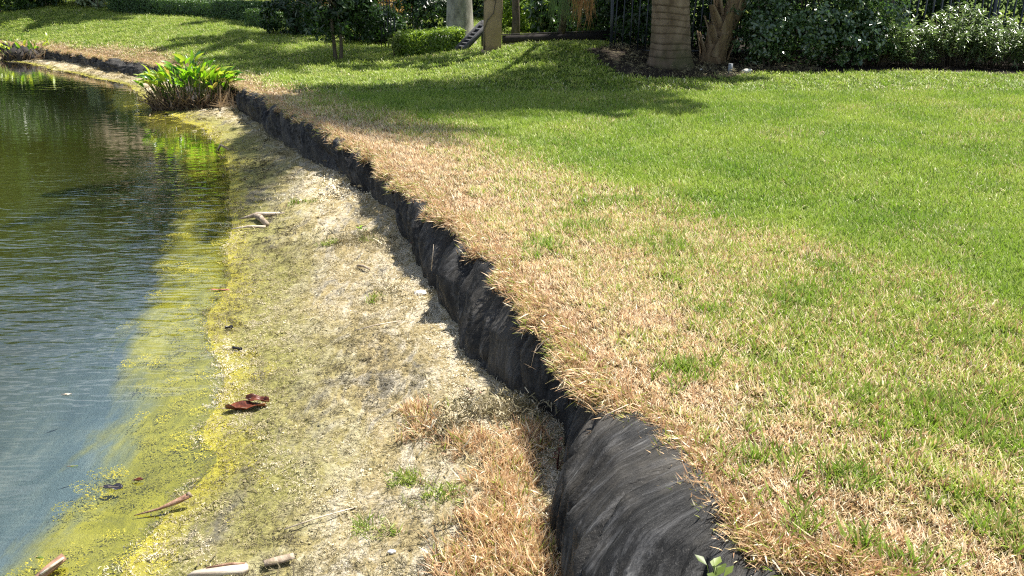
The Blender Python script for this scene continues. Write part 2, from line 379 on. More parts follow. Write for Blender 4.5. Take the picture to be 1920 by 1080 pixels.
# ------------------------------------------------------------------ shape of the bank
TOPZ = [(1900, 1330, 0), (1760, 1150, 0), (1600, 1060, 0), (1462, 1010, 0), (1388, 945, 0), (1330, 880, 0), (1268, 830, 0), (1205, 768, 0), (1140, 718, 0), (1080, 655, 0), (1036, 600, 0), (982, 530, 0), (915, 468, 0), (872, 425, 0), (790, 352, 0), (715, 300, 0), (640, 255, 0), (560, 213, 0), (480, 168, -.06), (400, 140, -.14), (290, 118, -.2), (200, 106, -.2), (100, 90, -.2), (0, 78, -.2), (-160, 66, -.2), (-500, 56, -.2)]
FOOTZ = [(1500, 1600, -.43), (1280, 1400, -.43), (1120, 1250, -.43), (1085, 1080, -.43), (1055, 940, -.43), (1045, 870, -.42), (1010, 780, -.42), (940, 740, -.42), (870, 690, -.42), (845, 600, -.42), (790, 520, -.41), (750, 440, -.40), (718, 385, -.33), (622, 315, -.36), (570, 265, -.38), (490, 214, -.42), (440, 190, -.44), (370, 160, -.44), (290, 134, -.45), (200, 126, -.45), (110, 112, -.45), (0, 98, -.45), (-160, 84, -.45), (-500, 70, -.45)]
WL = [(-200, 1500), (60, 1250), (230, 1080), (330, 965), (400, 880), (390, 800), (400, 700), (400, 600), (425, 500), (430, 400), (425, 300), (395, 250), (340, 225), (300, 205), (258, 182), (240, 160), (140, 139), (60, 122), (0, 114), (-160, 103), (-500, 86)]
top = smooth_path([at(*p) for p in TOPZ], 5); foot = smooth_path([at(*p) for p in FOOTZ], 5); wline = smooth_path([at(x, y, -.5) for x, y in WL], 5)
for P_, s_, am in ((top, 3, .10), (foot, 9, .05), (wline, 21, .14)):
    nn = np.array([(vnoise(np.array(p[0] * 3.1), np.array(p[1] * 3.1), s_) - .5, vnoise(np.array(p[0] * 3.1), np.array(p[1] * 3.1), s_ + 5) - .5) for p in P_])
    P_[:, :2] += nn * am

LAWN = [(1900, 1000, 0), (1900, 600, .0), (1500, 700, 0), (1500, 400, 0), (1200, 300, 0), (1900, 300, 0), (1900, 145, 0.02), (1400, 140, .03), (1650, 140, .02), (1700, 200, 0), (1250, 125, .07),
        (940, 93, .30), (1030, 91, .32), (1130, 90, .30), (1040, 118, .17), (960, 115, .15), (1000, 150, .03), (860, 116, .10), (870, 140, .03), (760, 160, -.03), (800, 220, 0), (1000, 230, 0), (640, 200, 0), (560, 150, -.06),
        (740, 130, -.05), (700, 108, -.03), (630, 112, -.02), (790, 106, -.02), (500, 125, -.08), (560, 80, .12), (210, 25, .38), (330, 30, .37), (460, 40, .30), (540, 50, .22), (600, 65, .14), (720, 78, .05), (830, 82, .03),
        (300, 85, .0), (150, 60, .05), (0, 35, .30), (100, 30, .34), (400, 70, .12), (-200, 30, .3), (350, 110, -.12)]
pts = [at(*p) for p in LAWN] + [tuple(p) for p in top[::4]] + [(-40, 60, .5), (0, 60, .4), (40, 60, .3), (30, 25, .1), (15, 5, 0), (10, 10, 0), (-30, 35, .4), (3, 0, 0), (6, 2, 0), (0, 22, .1), (5, 22, .15), (12, 20, .1)]
pts = np.array(pts)
def tps(r): return np.where(r > 1e-9, r * r * np.log(r + 1e-12), 0)
n_ = len(pts); D_ = np.hypot(pts[:, None, 0] - pts[None, :, 0], pts[:, None, 1] - pts[None, :, 1])
A_ = np.zeros((n_ + 3, n_ + 3)); A_[:n_, :n_] = tps(D_) + np.eye(n_) * .4; A_[:n_, n_] = 1; A_[:n_, n_ + 1:] = pts[:, :2]; A_[n_:, :n_] = A_[:n_, n_:].T
W_ = np.linalg.solve(A_, np.concatenate([pts[:, 2], np.zeros(3)]))
def lawn_h(X, Y):
    z = W_[n_] + W_[n_ + 1] * X + W_[n_ + 2] * Y
    for i in range(n_): z = z + W_[i] * tps(np.hypot(X - pts[i, 0], Y - pts[i, 1]))
    return np.clip(z, -.4, .8)
def ground(X, Y):
    X = np.asarray(X, float); Y = np.asarray(Y, float)
    ed, tz = polydist(top, X, Y, top[:, 2]); wd = polydist(wline, X, Y); fd, fz = polydist(foot, X, Y, foot[:, 2])
    zl = lawn_h(X, Y) + .018 * (fbm(X * 1.7, Y * 1.7, 3, 5) - .5) * np.clip(12 / (Y + 4), 0, 1) * 2
    zl = zl - .03 * np.exp(-np.clip(ed, 0, 9) / .05)
    df = np.clip(-fd, 0, None); dw = np.clip(wd, 0, None)
    t = df / (df + dw + 1e-6)
    zs = fz * (1 - t) + (-.5) * t
    land = sstep(0, .35, wd) * sstep(-.1, .15, -fd + .1)
    zs = zs + land * (.055 * (fbm(X * 2.3, Y * 2.3, 4, 31) - .5) + .022 * (fbm(X * 11, Y * 11, 3, 41) - .5)) * 1.3
    # humps where the dried grass sits and where the sand is piled up against the liner
    for (px, py, hh, rr) in ((880, 800, .07, .25), (940, 960, .06, .28), (680, 350, .05, .35), (640, 460, .03, .35), (980, 860, .04, .18)):
        q = at(px, py, -.42); zs = zs + hh * np.exp(-((X - q[0]) ** 2 + (Y - q[1]) ** 2) / rr ** 2) * (wd > 0)
    d = np.clip(-wd, 0, None)
    zb = -.503 - .10 * np.minimum(d, .45) - .30 * np.clip(d - .45, 0, 3) + .02 * (fbm(X * 4, Y * 4, 3, 77) - .5) * sstep(0, .3, d)
    zs = np.where(wd > 0, np.maximum(zs, -.499 + .02 * np.clip(wd, 0, 1)), zb)
    return np.where(ed > 0, zl, zs), ed, wd, fd
def gz(x, y): return float(ground(np.array([x]), np.array([y]))[0][0])
def on(px, py, guess=0.0):
    """point of the terrain seen at a photo pixel"""
    z = guess
    for _ in range(12):
        p = at(px, py, z); z = .5 * z + .5 * gz(p[0], p[1])
    return at(px, py, z)

GREEN = [at(1920, 590, 0), at(1700, 500, 0), at(1420, 428, 0), at(1110, 328, 0), at(930, 264, 0), at(810, 214, 0), at(700, 205, 0), at(560, 160, 0), at(300, 95, -.1), at(0, 62, 0), at(-300, 50, .1)]
def dryness(X, Y, ed):
    n1 = fbm(X * 1.1 + 3, Y * 1.1, 4, 61); n2 = fbm(X * 4.5, Y * 4.5, 3, 71); n3 = fbm(X * .45, Y * .45, 3, 81)
    gd = -polydist(GREEN, X, Y)                     # positive inside the dry strip
    band = sstep(-.28, .32, gd + (n1 - .5) * .9)
    n5 = vnoise(X * 11, Y * 11, 91); v = band * ((.98 - .42 * sstep(.15, 1.3, ed) - .20 * sstep(.45, .75, n2) - .20 * sstep(.5, .75, n1)) - .26 * sstep(.55, .9, n5)) + .04
    v = v + .13 * sstep(.52, .72, n1) * (1 - band) + .08 * sstep(.5, .8, n3)
    v = v - .05 * sstep(3.9, 2.9, Y) * sstep(.25, .8, ed) - .08 * sstep(5, 3.5, Y) * sstep(.3, .9, ed)
    v = v + .25 * np.exp(-np.clip(ed, 0, 5) / .12)
    v = v * (1 - .65 * sstep(11, 14, Y) * (1 - band))
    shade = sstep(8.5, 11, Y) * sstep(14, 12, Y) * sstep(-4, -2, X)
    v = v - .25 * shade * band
    return np.clip(v, 0.02, 1)

MULCH = [at(1105, 104, .2), at(1120, 128, .08), at(1185, 145, .05), at(1290, 146, .04), at(1370, 145, .03), at(1430, 138, .02), at(1700, 135, .02), at(1940, 141, .02), at(2250, 150, .02), (14, 25, 0), (3.6, 25, 0), at(1140, 86, .3)]
MULCH2 = [at(1900, 143, 0)]
def inpoly(P, X, Y):
    c = np.zeros(X.shape, bool); n = len(P)
    for i in range(n):
        x1, y1 = P[i][:2]; x2, y2 = P[(i + 1) % n][:2]
        cond = ((y1 > Y) != (y2 > Y)) & (X < (x2 - x1) * (Y - y1) / ((y2 - y1) if abs(y2 - y1) > 1e-12 else 1e-12) + x1)
        c ^= cond
    return c

# ------------------------------------------------------------------ the ground as one grid, divided into lawn, mulch and shore
NY, NX = 620, 520
ys = np.concatenate([1.3 * (7.0 / 1.3) ** (np.arange(300) / 300), 7.0 * (26 / 7.0) ** (np.arange(250) / 250), 26 * (75 / 26) ** (np.arange(70) / 69)])
us = np.linspace(-1.0, 1.0, NX); us = np.sign(us) * (.62 * np.abs(us) + .55 * np.abs(us) ** 4)
U, Yg = np.meshgrid(us, ys); Xg = U * (Yg + .6)
Zg, ED, WD, FD = ground(Xg, Yg)
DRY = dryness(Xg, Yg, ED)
idx = np.arange(NY * NX).reshape(NY, NX)
Fq = np.stack([idx[:-1, :-1], idx[:-1, 1:], idx[1:, 1:], idx[1:, :-1]], -1).reshape(-1, 4)
V = np.stack([Xg, Yg, Zg], -1).reshape(-1, 3)
edc = ED.ravel()[Fq].max(1); mxy = V[Fq].mean(1)
inm = inpoly(MULCH, mxy[:, 0] + (vnoise(mxy[:, 0] * 4, mxy[:, 1] * 4, 3) - .5) * .3, mxy[:, 1] + (vnoise(mxy[:, 0] * 5, mxy[:, 1] * 5, 8) - .5) * .3)
def sub(name, mask, mat, label, attrs):
    F = Fq[mask]; used, inv = np.unique(F, return_inverse=True)
    me = mesh_np(name, V[used], inv.reshape(-1, 4), mat, {k: a.ravel()[used] for k, a in attrs.items()}, smooth=True)
    return tag(obj(name, me), label, kind='structure')
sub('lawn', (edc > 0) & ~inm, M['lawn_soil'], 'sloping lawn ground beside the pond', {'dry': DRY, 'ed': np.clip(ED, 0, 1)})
sub('mulch_bed', (edc > 0) & inm, M['mulch'], 'dark mulch bed under the palms and shrubs', {'dry': DRY})
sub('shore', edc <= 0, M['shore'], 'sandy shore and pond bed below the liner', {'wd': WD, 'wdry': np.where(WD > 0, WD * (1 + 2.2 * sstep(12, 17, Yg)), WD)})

# water sheet
wy = np.concatenate([np.linspace(.2, 6, 90), np.linspace(6.2, 45, 110)]); wu = np.linspace(0, 1, 160)
WX = -14 - 30 * 0 + (wu[None, :] * 0); WXg = (-(1.0 * wy[:, None] + 3) * (1 - wu[None, :]) + (0.6) * wu[None, :]); WYg = np.repeat(wy[:, None], 160, 1)
wdw = polydist(wline, WXg, WYg)
wi = np.arange(WXg.size).reshape(WXg.shape); Fw = np.stack([wi[:-1, :-1], wi[:-1, 1:], wi[1:, 1:], wi[1:, :-1]], -1).reshape(-1, 4)
keep = (wdw.ravel()[Fw].min(1) < .4) & (WYg.ravel()[Fw].max(1) < 44)
Fw = Fw[keep]; used, inv = np.unique(Fw, return_inverse=True)
Vw = np.stack([WXg, WYg, np.full(WXg.shape, -.5)], -1).reshape(-1, 3)
tag(obj('water', mesh_np('water', Vw[used], inv.reshape(-1, 4), M['water'], {'wd': np.clip((-wdw.ravel()[used] - .5) / 1.9, 0, 1)}, smooth=True)), 'rippled pond water', kind='structure')

# ------------------------------------------------------------------ the black liner that holds the bank
def resample(P, step_fn):
    seg = np.hypot(*(np.diff(P[:, :2], axis=0).T)); cum = np.concatenate([[0], np.cumsum(seg)]); out = [0.0]
    while out[-1] < cum[-1]:
        y = np.interp(out[-1], cum, P[:, 1]); out.append(out[-1] + step_fn(y))
    s = np.array(out[:-1]); return s, np.stack([np.interp(s, cum, P[:, i]) for i in range(3)], 1)
TS, TP = resample(top, lambda y: max(.009, .0028 * y))
seg_t = np.gradient(TP[:, :2], axis=0)
kern = 25
tx = np.convolve(np.pad(seg_t[:, 0], kern, 'edge'), np.ones(2 * kern + 1) / (2 * kern + 1), 'valid'); ty = np.convolve(np.pad(seg_t[:, 1], kern, 'edge'), np.ones(2 * kern + 1) / (2 * kern + 1), 'valid')
ln = np.hypot(tx, ty); NXY = np.stack([-ty / ln, tx / ln], 1)          # outward, towards the pond
df_, fz_ = polydist(foot, TP[:, 0], TP[:, 1], foot[:, 2])
offs = np.clip(np.abs(df_), .10, .58); offs = np.convolve(np.pad(offs, 20, 'edge'), np.ones(41) / 41, 'valid')
NV = 44
vv = np.linspace(0, 1, NV)
def liner_panel(s0, s1, name, out=0.0, label=None, puff=0.0):
    m = (TS >= s0) & (TS <= s1); S = TS[m]; P = TP[m]; Nn = NXY[m]; of = offs[m]; fz = fz_[m]; n = len(S)
    SS, VV = np.meshgrid(S, vv, indexing='ij')
    e = np.minimum(SS - s0, s1 - SS); endf = sstep(0, .10, e)
    prof = np.interp(vv, [0, .08, .2, .45, .75, 1], [-.12, .08, .44, .86, .99, 1.02])[None, :]   # outward travel of the cross-section
    zf = np.interp(vv, [0, .06, .2, .45, .75, 1], [-.005, -.005, -.10, -.40, -.76, -1.15])[None, :]
    def fold(fr, sk, vf, oc, sd):
        r_ = 0; a_ = 1; t_ = 0
        for k in range(oc): r_ = r_ + a_ * vnoise(SS * fr * 2 ** k + VV * sk * (1 + .5 * k) + 7.7 * k, VV * vf + 3.3 * k, sd + k); t_ += a_; a_ *= .5
        return r_ / t_ - .5
    bulge = fold(1.5, .2, .9, 2, 91) * .17 + fold(4.6, 1.3, .7, 2, 95) * .20
    wr = fold(15, 4.5, 1.2, 2, 99); wr2 = fold(60, 14, 2.0, 2, 105)
    ridge = np.abs(fold(3.4, 1.6, .5, 1, 113))
    disp = (bulge + .15 * wr + .03 * wr2 - .085 * np.exp(-ridge / .03)) * (np.sin(np.pi * np.clip(VV, .02, 1) ** .7) * .9 + .1)
    disp = disp + out + puff * np.sin(np.pi * VV) * np.sin(np.pi * np.clip((SS - s0) / (s1 - s0), 0, 1)) - .05 * (1 - endf)
    o = of[:, None] * prof + disp
    X = P[:, 0:1] + Nn[:, 0:1] * o; Y = P[:, 1:2] + Nn[:, 1:2] * o
    Z = P[:, 2:3] - .012 + (P[:, 2:3] - fz[:, None]) * zf + disp * .35 * (1 - VV)
    i = np.arange(n * NV).reshape(n, NV); F = np.stack([i[:-1, :-1], i[1:, :-1], i[1:, 1:], i[:-1, 1:]], -1).reshape(-1, 4)
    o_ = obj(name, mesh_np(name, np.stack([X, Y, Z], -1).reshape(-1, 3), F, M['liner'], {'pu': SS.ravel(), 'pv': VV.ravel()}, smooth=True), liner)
    if label: o_['label'] = label
    return o_
liner = thing('retaining_liner', 'long black wrinkled fabric liner holding up the lawn bank along the shore', 'bank liner', (0, 0, 0))
def s_at(px, py):
    q = at(px, py, 0); return float(TS[np.argmin(np.hypot(TP[:, 0] - q[0], TP[:, 1] - q[1]))])
sA, sB, sC, sD = s_at(1345, 965), s_at(1165, 768), s_at(700, 290), s_at(390, 138)
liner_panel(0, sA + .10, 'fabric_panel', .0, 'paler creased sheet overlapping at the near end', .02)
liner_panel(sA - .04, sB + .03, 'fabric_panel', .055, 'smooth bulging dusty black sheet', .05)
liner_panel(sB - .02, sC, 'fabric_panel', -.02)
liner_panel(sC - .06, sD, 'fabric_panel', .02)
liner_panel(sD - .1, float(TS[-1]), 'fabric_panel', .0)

# ------------------------------------------------------------------ scattering of what nobody could count (grass, litter)
def proto(name, V, F, mat, attrs, smooth=False):
    return bpy.data.objects.new(name, mesh_np(name, V, F, mat, attrs, smooth))
def make_tuft(name, nb, rad, lmin, lmax, wid, lean, seed, mat):
    r = random.Random(seed); V = []; F = []; br = []; b2 = []; hg = []
    for _ in range(nb):
        a = r.uniform(0, 6.283); d = rad * math.sqrt(r.random()); bx, by = d * math.cos(a), d * math.sin(a)
        Lb = r.uniform(lmin, lmax); th = r.uniform(0, 6.283); le = r.uniform(*lean); w = wid * r.uniform(.7, 1.25)
        dx, dy = math.cos(th), math.sin(th); tw = r.uniform(-.6, .6); px_, py_ = -math.sin(th + tw), math.cos(th + tw)
        k1, k2 = r.random(), r.random(); base = len(V); x, y, z = bx, by, -.006
        nseg = 3
        for s in range(nseg + 1):
            t = s / nseg; ww = w * (1 - t ** 2.2) * .5
            if s == nseg: V.append((x, y, z)); cnt = 1
            else: V += [(x - px_ * ww, y - py_ * ww, z), (x + px_ * ww, y + py_ * ww, z)]; cnt = 2
            br += [k1] * cnt; b2 += [k2] * cnt; hg += [t] * cnt
            el = le + t * r.uniform(.1, .7); x += dx * math.sin(el) * Lb / nseg; y += dy * math.sin(el) * Lb / nseg; z += math.cos(el) * Lb / nseg
        for s in range(nseg - 1): F.append((base + 2 * s, base + 2 * s + 1, base + 2 * s + 3, base + 2 * s + 2))
        F.append((base + 2 * nseg - 2, base + 2 * nseg - 1, base + 2 * nseg))
    return proto(name, V, F, mat, {'br': br, 'br2': b2, 'hgt': hg})

def scatter(name, label, P, rot, scl, protos, attrs, kind='stuff', parent=None):
    n = len(P); me = bpy.data.meshes.new(name); me.vertices.add(n); me.vertices.foreach_set('co', np.asarray(P, np.float32).ravel())
    a = me.attributes.new('rot', 'FLOAT_VECTOR', 'POINT'); a.data.foreach_set('vector', np.asarray(rot, np.float32).ravel())
    a = me.attributes.new('scl', 'FLOAT', 'POINT'); a.data.foreach_set('value', np.asarray(scl, np.float32))
    a = me.attributes.new('vr', 'INT', 'POINT'); a.data.foreach_set('value', rng.integers(0, len(protos), n).astype(np.int32))
    for k, v in attrs.items():
        a = me.attributes.new(k, 'FLOAT', 'POINT'); a.data.foreach_set('value', np.asarray(v, np.float32))
    o = obj(name, me, parent); g = bpy.data.node_groups.new(name, 'GeometryNodeTree')
    g.interface.new_socket('Geometry', in_out='INPUT', socket_type='NodeSocketGeometry'); g.interface.new_socket('Geometry', in_out='OUTPUT', socket_type='NodeSocketGeometry')
    gi = g.nodes.new('NodeGroupInput'); go = g.nodes.new('NodeGroupOutput'); jn = g.nodes.new('GeometryNodeJoinGeometry')
    def na(nm, t): x = g.nodes.new('GeometryNodeInputNamedAttribute'); x.data_type = t; x.inputs['Name'].default_value = nm; return x.outputs[0]
    ra, sa, va = na('rot', 'FLOAT_VECTOR'), na('scl', 'FLOAT'), na('vr', 'INT')
    for i, p in enumerate(protos):
        ip = g.nodes.new('GeometryNodeInstanceOnPoints'); oi = g.nodes.new('GeometryNodeObjectInfo'); oi.inputs['Object'].default_value = p
        cp = g.nodes.new('FunctionNodeCompare'); cp.data_type = 'INT'; cp.operation = 'EQUAL'
        ia = [s for s in cp.inputs if s.type == 'INT']; g.links.new(va, ia[0]); ia[1].default_value = i
        e2r = g.nodes.new('FunctionNodeEulerToRotation')
        g.links.new(ra, e2r.inputs[0]); g.links.new(gi.outputs[0], ip.inputs['Points']); g.links.new(cp.outputs[0], ip.inputs['Selection'])
        g.links.new(oi.outputs['Geometry'], ip.inputs['Instance']); g.links.new(e2r.outputs[0], ip.inputs['Rotation']); g.links.new(sa, ip.inputs['Scale'])
        g.links.new(ip.outputs[0], jn.inputs[0])
    g.links.new(jn.outputs[0], go.inputs[0])
    md = o.modifiers.new('scatter', 'NODES'); md.node_group = g
    return tag(o, label, kind=kind)

def sample(n, y0, y1, u0=-.64, u1=.64):
    Y = np.sqrt(rng.random(n) * (y1 ** 2 - y0 ** 2) + y0 ** 2); X = rng.uniform(u0, u1, n) * (Y + .5); return X, Y
T_SHORT = [make_tuft('tuft%d' % i, 17, .05, .030, .072, .0066, (.2, 1.15), 50 + i, M['grass']) for i in range(4)]
T_LONG = [make_tuft('tuftl%d' % i, 12, .03, .05, .10, .0065, (.15, .9), 80 + i, M['grass']) for i in range(3)]
T_FAR = [make_tuft('tuftf%d' % i, 16, .10, .035, .065, .011, (.3, 1.1), 120 + i, M['grass']) for i in range(3)]
T_EDGE = [make_tuft('tufte%d' % i, 14, .035, .035, .085, .0052, (.2, 1.2), 150 + i, M['grass']) for i in range(3)]
Pl = []; Rl = []; Sl = []; Dl = []; Tl = []
def grass_band(n, y0, y1, protos, name, label, smin, smax, edmin=.012):
    X, Y = sample(n, y0, y1); Z, ed, wd, fd = ground(X, Y)
    k = (ed > edmin) & ~inpoly(MULCH, X, Y); X, Y, Z, ed = X[k], Y[k], Z[k], ed[k]; m = len(X)
    d = dryness(X, Y, ed); t = np.clip(fbm(X * 2.2, Y * 2.2, 4, 131) * 1.5 - .3 + rng.uniform(-.15, .15, m), 0, 1)
    t = np.clip(t + .35 * sstep(12, 15, Y), 0, 1.2)  # far turf yellower, and lightened in colour to offset its backlit dark sides
    lush = 1 - .35 * sstep(.4, .9, d)
    rot = np.stack([rng.normal(0, .16, m), rng.normal(0, .16, m), rng.uniform(0, 6.283, m)], 1)
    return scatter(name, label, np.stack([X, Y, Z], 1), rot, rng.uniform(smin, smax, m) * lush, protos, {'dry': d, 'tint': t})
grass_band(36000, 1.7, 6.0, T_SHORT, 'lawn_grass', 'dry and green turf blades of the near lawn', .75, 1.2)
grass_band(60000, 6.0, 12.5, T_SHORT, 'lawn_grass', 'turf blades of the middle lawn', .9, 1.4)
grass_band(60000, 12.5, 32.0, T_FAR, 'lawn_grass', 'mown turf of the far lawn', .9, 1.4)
# taller green clumps in the dry strip
cl = [(1770, 790, .24, 130), (1500, 560, .15, 45), (1290, 700, .12, 30), (1010, 470, .12, 22), (1100, 430, .18, 35), (1880, 1000, .14, 35), (1600, 900, .12, 22), (1420, 860, .14, 22), (900, 470, .08, 16), (1330, 590, .13, 26), (1650, 1040, .12, 20), (1500, 980, .10, 16), (1800, 640, .2, 40), (1250, 470, .15, 28)]
X = []; Y = []
for (px, py, rr, n) in cl:
    q = at(px, py, 0)
    for _ in range(n): X.append(q[0] + rnd.gauss(0, rr * .6)); Y.append(q[1] + rnd.gauss(0, rr * .6))
X = np.array(X); Y = np.array(Y); Z, ed, _, _ = ground(X, Y); k_ = ed > .02; X, Y, Z = X[k_], Y[k_], Z[k_]; m = len(X)
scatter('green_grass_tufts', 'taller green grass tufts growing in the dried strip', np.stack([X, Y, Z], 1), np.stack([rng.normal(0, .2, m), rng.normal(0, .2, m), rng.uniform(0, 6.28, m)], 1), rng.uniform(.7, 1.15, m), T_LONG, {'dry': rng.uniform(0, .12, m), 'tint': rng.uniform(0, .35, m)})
# dried fringe hanging over the liner
ne = 11000
se = TS[-1] * rng.random(ne) ** 1.9; ii = np.searchsorted(TS, se).clip(0, len(TS) - 1); oo = rng.uniform(-.05, .03, ne) + .02 * rng.normal(0, 1, ne)
oo = oo + .16 * (fbm(se * 5, se * 0, 3, 7) - .5) + .02
X = TP[ii, 0] + NXY[ii, 0] * oo; Y = TP[ii, 1] + NXY[ii, 1] * oo; Z = TP[ii, 2] - .018 - np.clip(oo, 0, 1) * .35 + rng.uniform(-.01, .008, ne)
ang = np.arctan2(NXY[ii, 1], NXY[ii, 0]) + math.pi / 2 + rng.normal(0, .85, ne)
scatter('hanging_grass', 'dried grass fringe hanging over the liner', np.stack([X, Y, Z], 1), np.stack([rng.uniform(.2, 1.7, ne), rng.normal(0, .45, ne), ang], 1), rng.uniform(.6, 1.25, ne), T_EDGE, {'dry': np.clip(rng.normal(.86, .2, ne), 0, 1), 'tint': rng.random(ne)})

# shore litter
def make_litter(name, n, rad, seed, mat, kind):
    r = random.Random(seed); V = []; F = []; br = []
    for _ in range(n):
        a = r.uniform(0, 6.283); d = rad * math.sqrt(r.random()); x, y = d * math.cos(a), d * math.sin(a); th = r.uniform(0, 6.283) if kind != 'fibre' else r.gauss(.3, .8); b = len(V); q = r.random()
        if kind == 'fibre':
            l = r.uniform(.008, .030); w = r.uniform(.0006, .0015); z = r.uniform(0, .006)
            for s in range(3):
                t = s / 2; xx = x + math.cos(th) * l * t; yy = y + math.sin(th) * l * t + r.uniform(-.003, .003); zz = z + math.sin(t * 3.1) * r.uniform(0, .008)
                V += [(xx - math.sin(th) * w, yy + math.cos(th) * w, zz), (xx + math.sin(th) * w, yy - math.cos(th) * w, zz + .001)]
            F += [(b, b + 1, b + 3, b + 2), (b + 2, b + 3, b + 5, b + 4)]; br += [q] * 6
        else:
            s = r.uniform(.002, .0065) * (1 if kind == 'grit' else .62); h = s * r.uniform(.4, 1.1) * (1 if kind == 'grit' else .9)
            ns = 5
            for j in range(ns):
                aa = th + 6.283 * j / ns; q_ = s * r.uniform(.6, 1.3); V.append((x + math.cos(aa) * q_ * 1.5, y + math.sin(aa) * q_, r.uniform(-.001, .001)))
            V.append((x, y, h)); F += [(b + j, b + (j + 1) % ns, b + ns) for j in range(ns)]; br += [q] * (ns + 1)
    return proto(name, V, F, mat, {'br': br})
FIB = [make_litter('fib%d' % i, 16, .04, 200 + i, M['litter'], 'fibre') for i in range(3)]
GRIT = [make_litter('grit%d' % i, 18, .05, 220 + i, M['litter'], 'grit') for i in range(3)]
TWIG = [make_litter('twg%d' % i, 2, .02, 260 + i, M['litter'], 'fibre') for i in range(3)]
ALG = [make_litter('alg%d' % i, 44, .05, 240 + i, M['algae'], 'crumb') for i in range(3)]
def shore_pts(n, y0, y1, lo, hi):
    X, Y = sample(n, y0, y1, -.62, .3); Z, ed, wd, fd = ground(X, Y); k = (ed < -.02) & (wd > lo) & (wd < hi); return X[k], Y[k], Z[k], wd[k], fd[k]
for (pr, nm, lb, n, y0, y1, s0, s1) in ((FIB, 'shore_litter', 'dried plant fibres strewn over the shore', 26000, 2.0, 7, .4, 1.05), (FIB, 'shore_litter', 'dried fibres on the farther shore', 20000, 7, 25, 1.2, 2.8), (GRIT, 'shell_grit', 'pale grit and crumbs on the shore', 10000, 2.0, 9, .3, .7)):
    X, Y, Z, wd, fd = shore_pts(n, y0, y1, -.05, 9); m = len(X)
    t = (fbm(X * 2.0 + Y * .55, Y * .8 - X * .2, 5, 171) - .5) * 1.9 + .34 + .30 * sstep(.15, 1.0, wd) + rng.normal(0, .14, m)
    scatter(nm, lb, np.stack([X, Y, Z + .001], 1), np.stack([rng.normal(0, .2, m), rng.normal(0, .2, m), rng.normal(.4, .9, m)], 1), rng.uniform(s0, s1, m), pr, {'tint': np.clip(t, 0, 1)})
X, Y, Z, wd, fd = shore_pts(54000, 2.0, 15, -.50, .30)
mk = fbm(X * 3.1, Y * 5.5, 4, 181) + .25 * sstep(-.5, -.05, wd) - .24 * sstep(.0, .28, wd) > .58 ; X, Y, Z, wd = X[mk], Y[mk], Z[mk], wd[mk]; m = len(X)
Z = np.where(wd < 0, np.maximum(Z, -.516 + rng.uniform(0, .017, m)), Z)
scatter('floating_algae', 'yellow green algae floating at the edge of the water', np.stack([X, Y, Z], 1), np.stack([np.zeros(m), np.zeros(m), rng.uniform(0, 6.28, m)], 1), rng.uniform(.45, 1.0, m), ALG, {'tint': np.clip(fbm(X * 2, Y * 3, 3, 5) * 1.4 - .2 + rng.normal(0, .06, m), 0, 1)})

# dried grass patches on the shore
def patch(name, label, spots, protos, drym, seed, smin=.7, smax=1.3, tint=(0, 1), flat=.5):
    X = []; Y = []
    for (px, py, rx, ry, n) in spots:
        q = at(px, py, -.42)
        for _ in range(n): X.append(q[0] + rnd.gauss(0, rx * .5)); Y.append(q[1] + rnd.gauss(0, ry * .5))
    X = np.array(X); Y = np.array(Y); Z, ed, wd, fd = ground(X, Y); k = ed < -.12; X, Y, Z = X[k], Y[k], Z[k]; m = len(X)
    return scatter(name, label, np.stack([X, Y, Z], 1), np.stack([rng.normal(0, flat, m), rng.normal(0, flat, m), rng.uniform(0, 6.28, m)], 1), rng.uniform(smin, smax, m), protos, {'dry': np.clip(rng.normal(drym, .15, m), 0, 1), 'tint': rng.uniform(*tint, m)})
patch('dead_grass', 'matted dead grass on the shore at the foot of the liner', [(950, 900, .12, .22, 210), (930, 1000, .16, .2, 260), (1000, 1060, .13, .14, 200), (860, 1060, .14, .12, 70), (990, 830, .07, .12, 90), (800, 800, .09, .12, 70), (780, 760, .07, .10, 45), (880, 840, .12, .08, 60)], T_EDGE, .93, 1)
patch('dead_grass', 'grey withered runners heaped on the shore', [(900, 790, .16, .14, 170), (970, 790, .09, .10, 110), (840, 810, .10, .08, 60), (660, 455, .2, .16, 90), (720, 460, .12, .14, 40), (730, 545, .12, .10, 30), (680, 360, .25, .2, 70)], FIB, .5, 2, 1.0, 2.2, (.3, .9), .9)
X, Y, Z, wd, fd = shore_pts(1500, 2.0, 12, .0, 9); m = len(X)
scatter('dark_twigs', 'dark twigs and bits of bark strewn over the shore', np.stack([X, Y, Z + .003], 1), np.stack([rng.normal(0, .3, m), rng.normal(0, .3, m), rng.uniform(0, 6.28, m)], 1), rng.uniform(1.0, 2.6, m), TWIG, {'tint': np.clip(rng.normal(.1, .12, m), 0, 1)})
patch('shell_pile', 'heap of pale shell grit banked against the liner', [(690, 345, .16, .22, 260), (660, 372, .22, .2, 160)], GRIT, .5, 5, .9, 1.9, (.7, 1.0), .5)
patch('shore_weeds', 'small green weeds scattered on the shore', [(615, 462, .06, .05, 16), (690, 455, .08, .05, 18), (760, 890, .06, .05, 26), (830, 930, .14, .10, 26), (700, 560, .06, .05, 10), (560, 385, .12, .06, 16), (820, 780, .1, .1, 14), (700, 980, .12, .08, 16)], T_SHORT, .15, 3, .5, .9, (.2, .6))

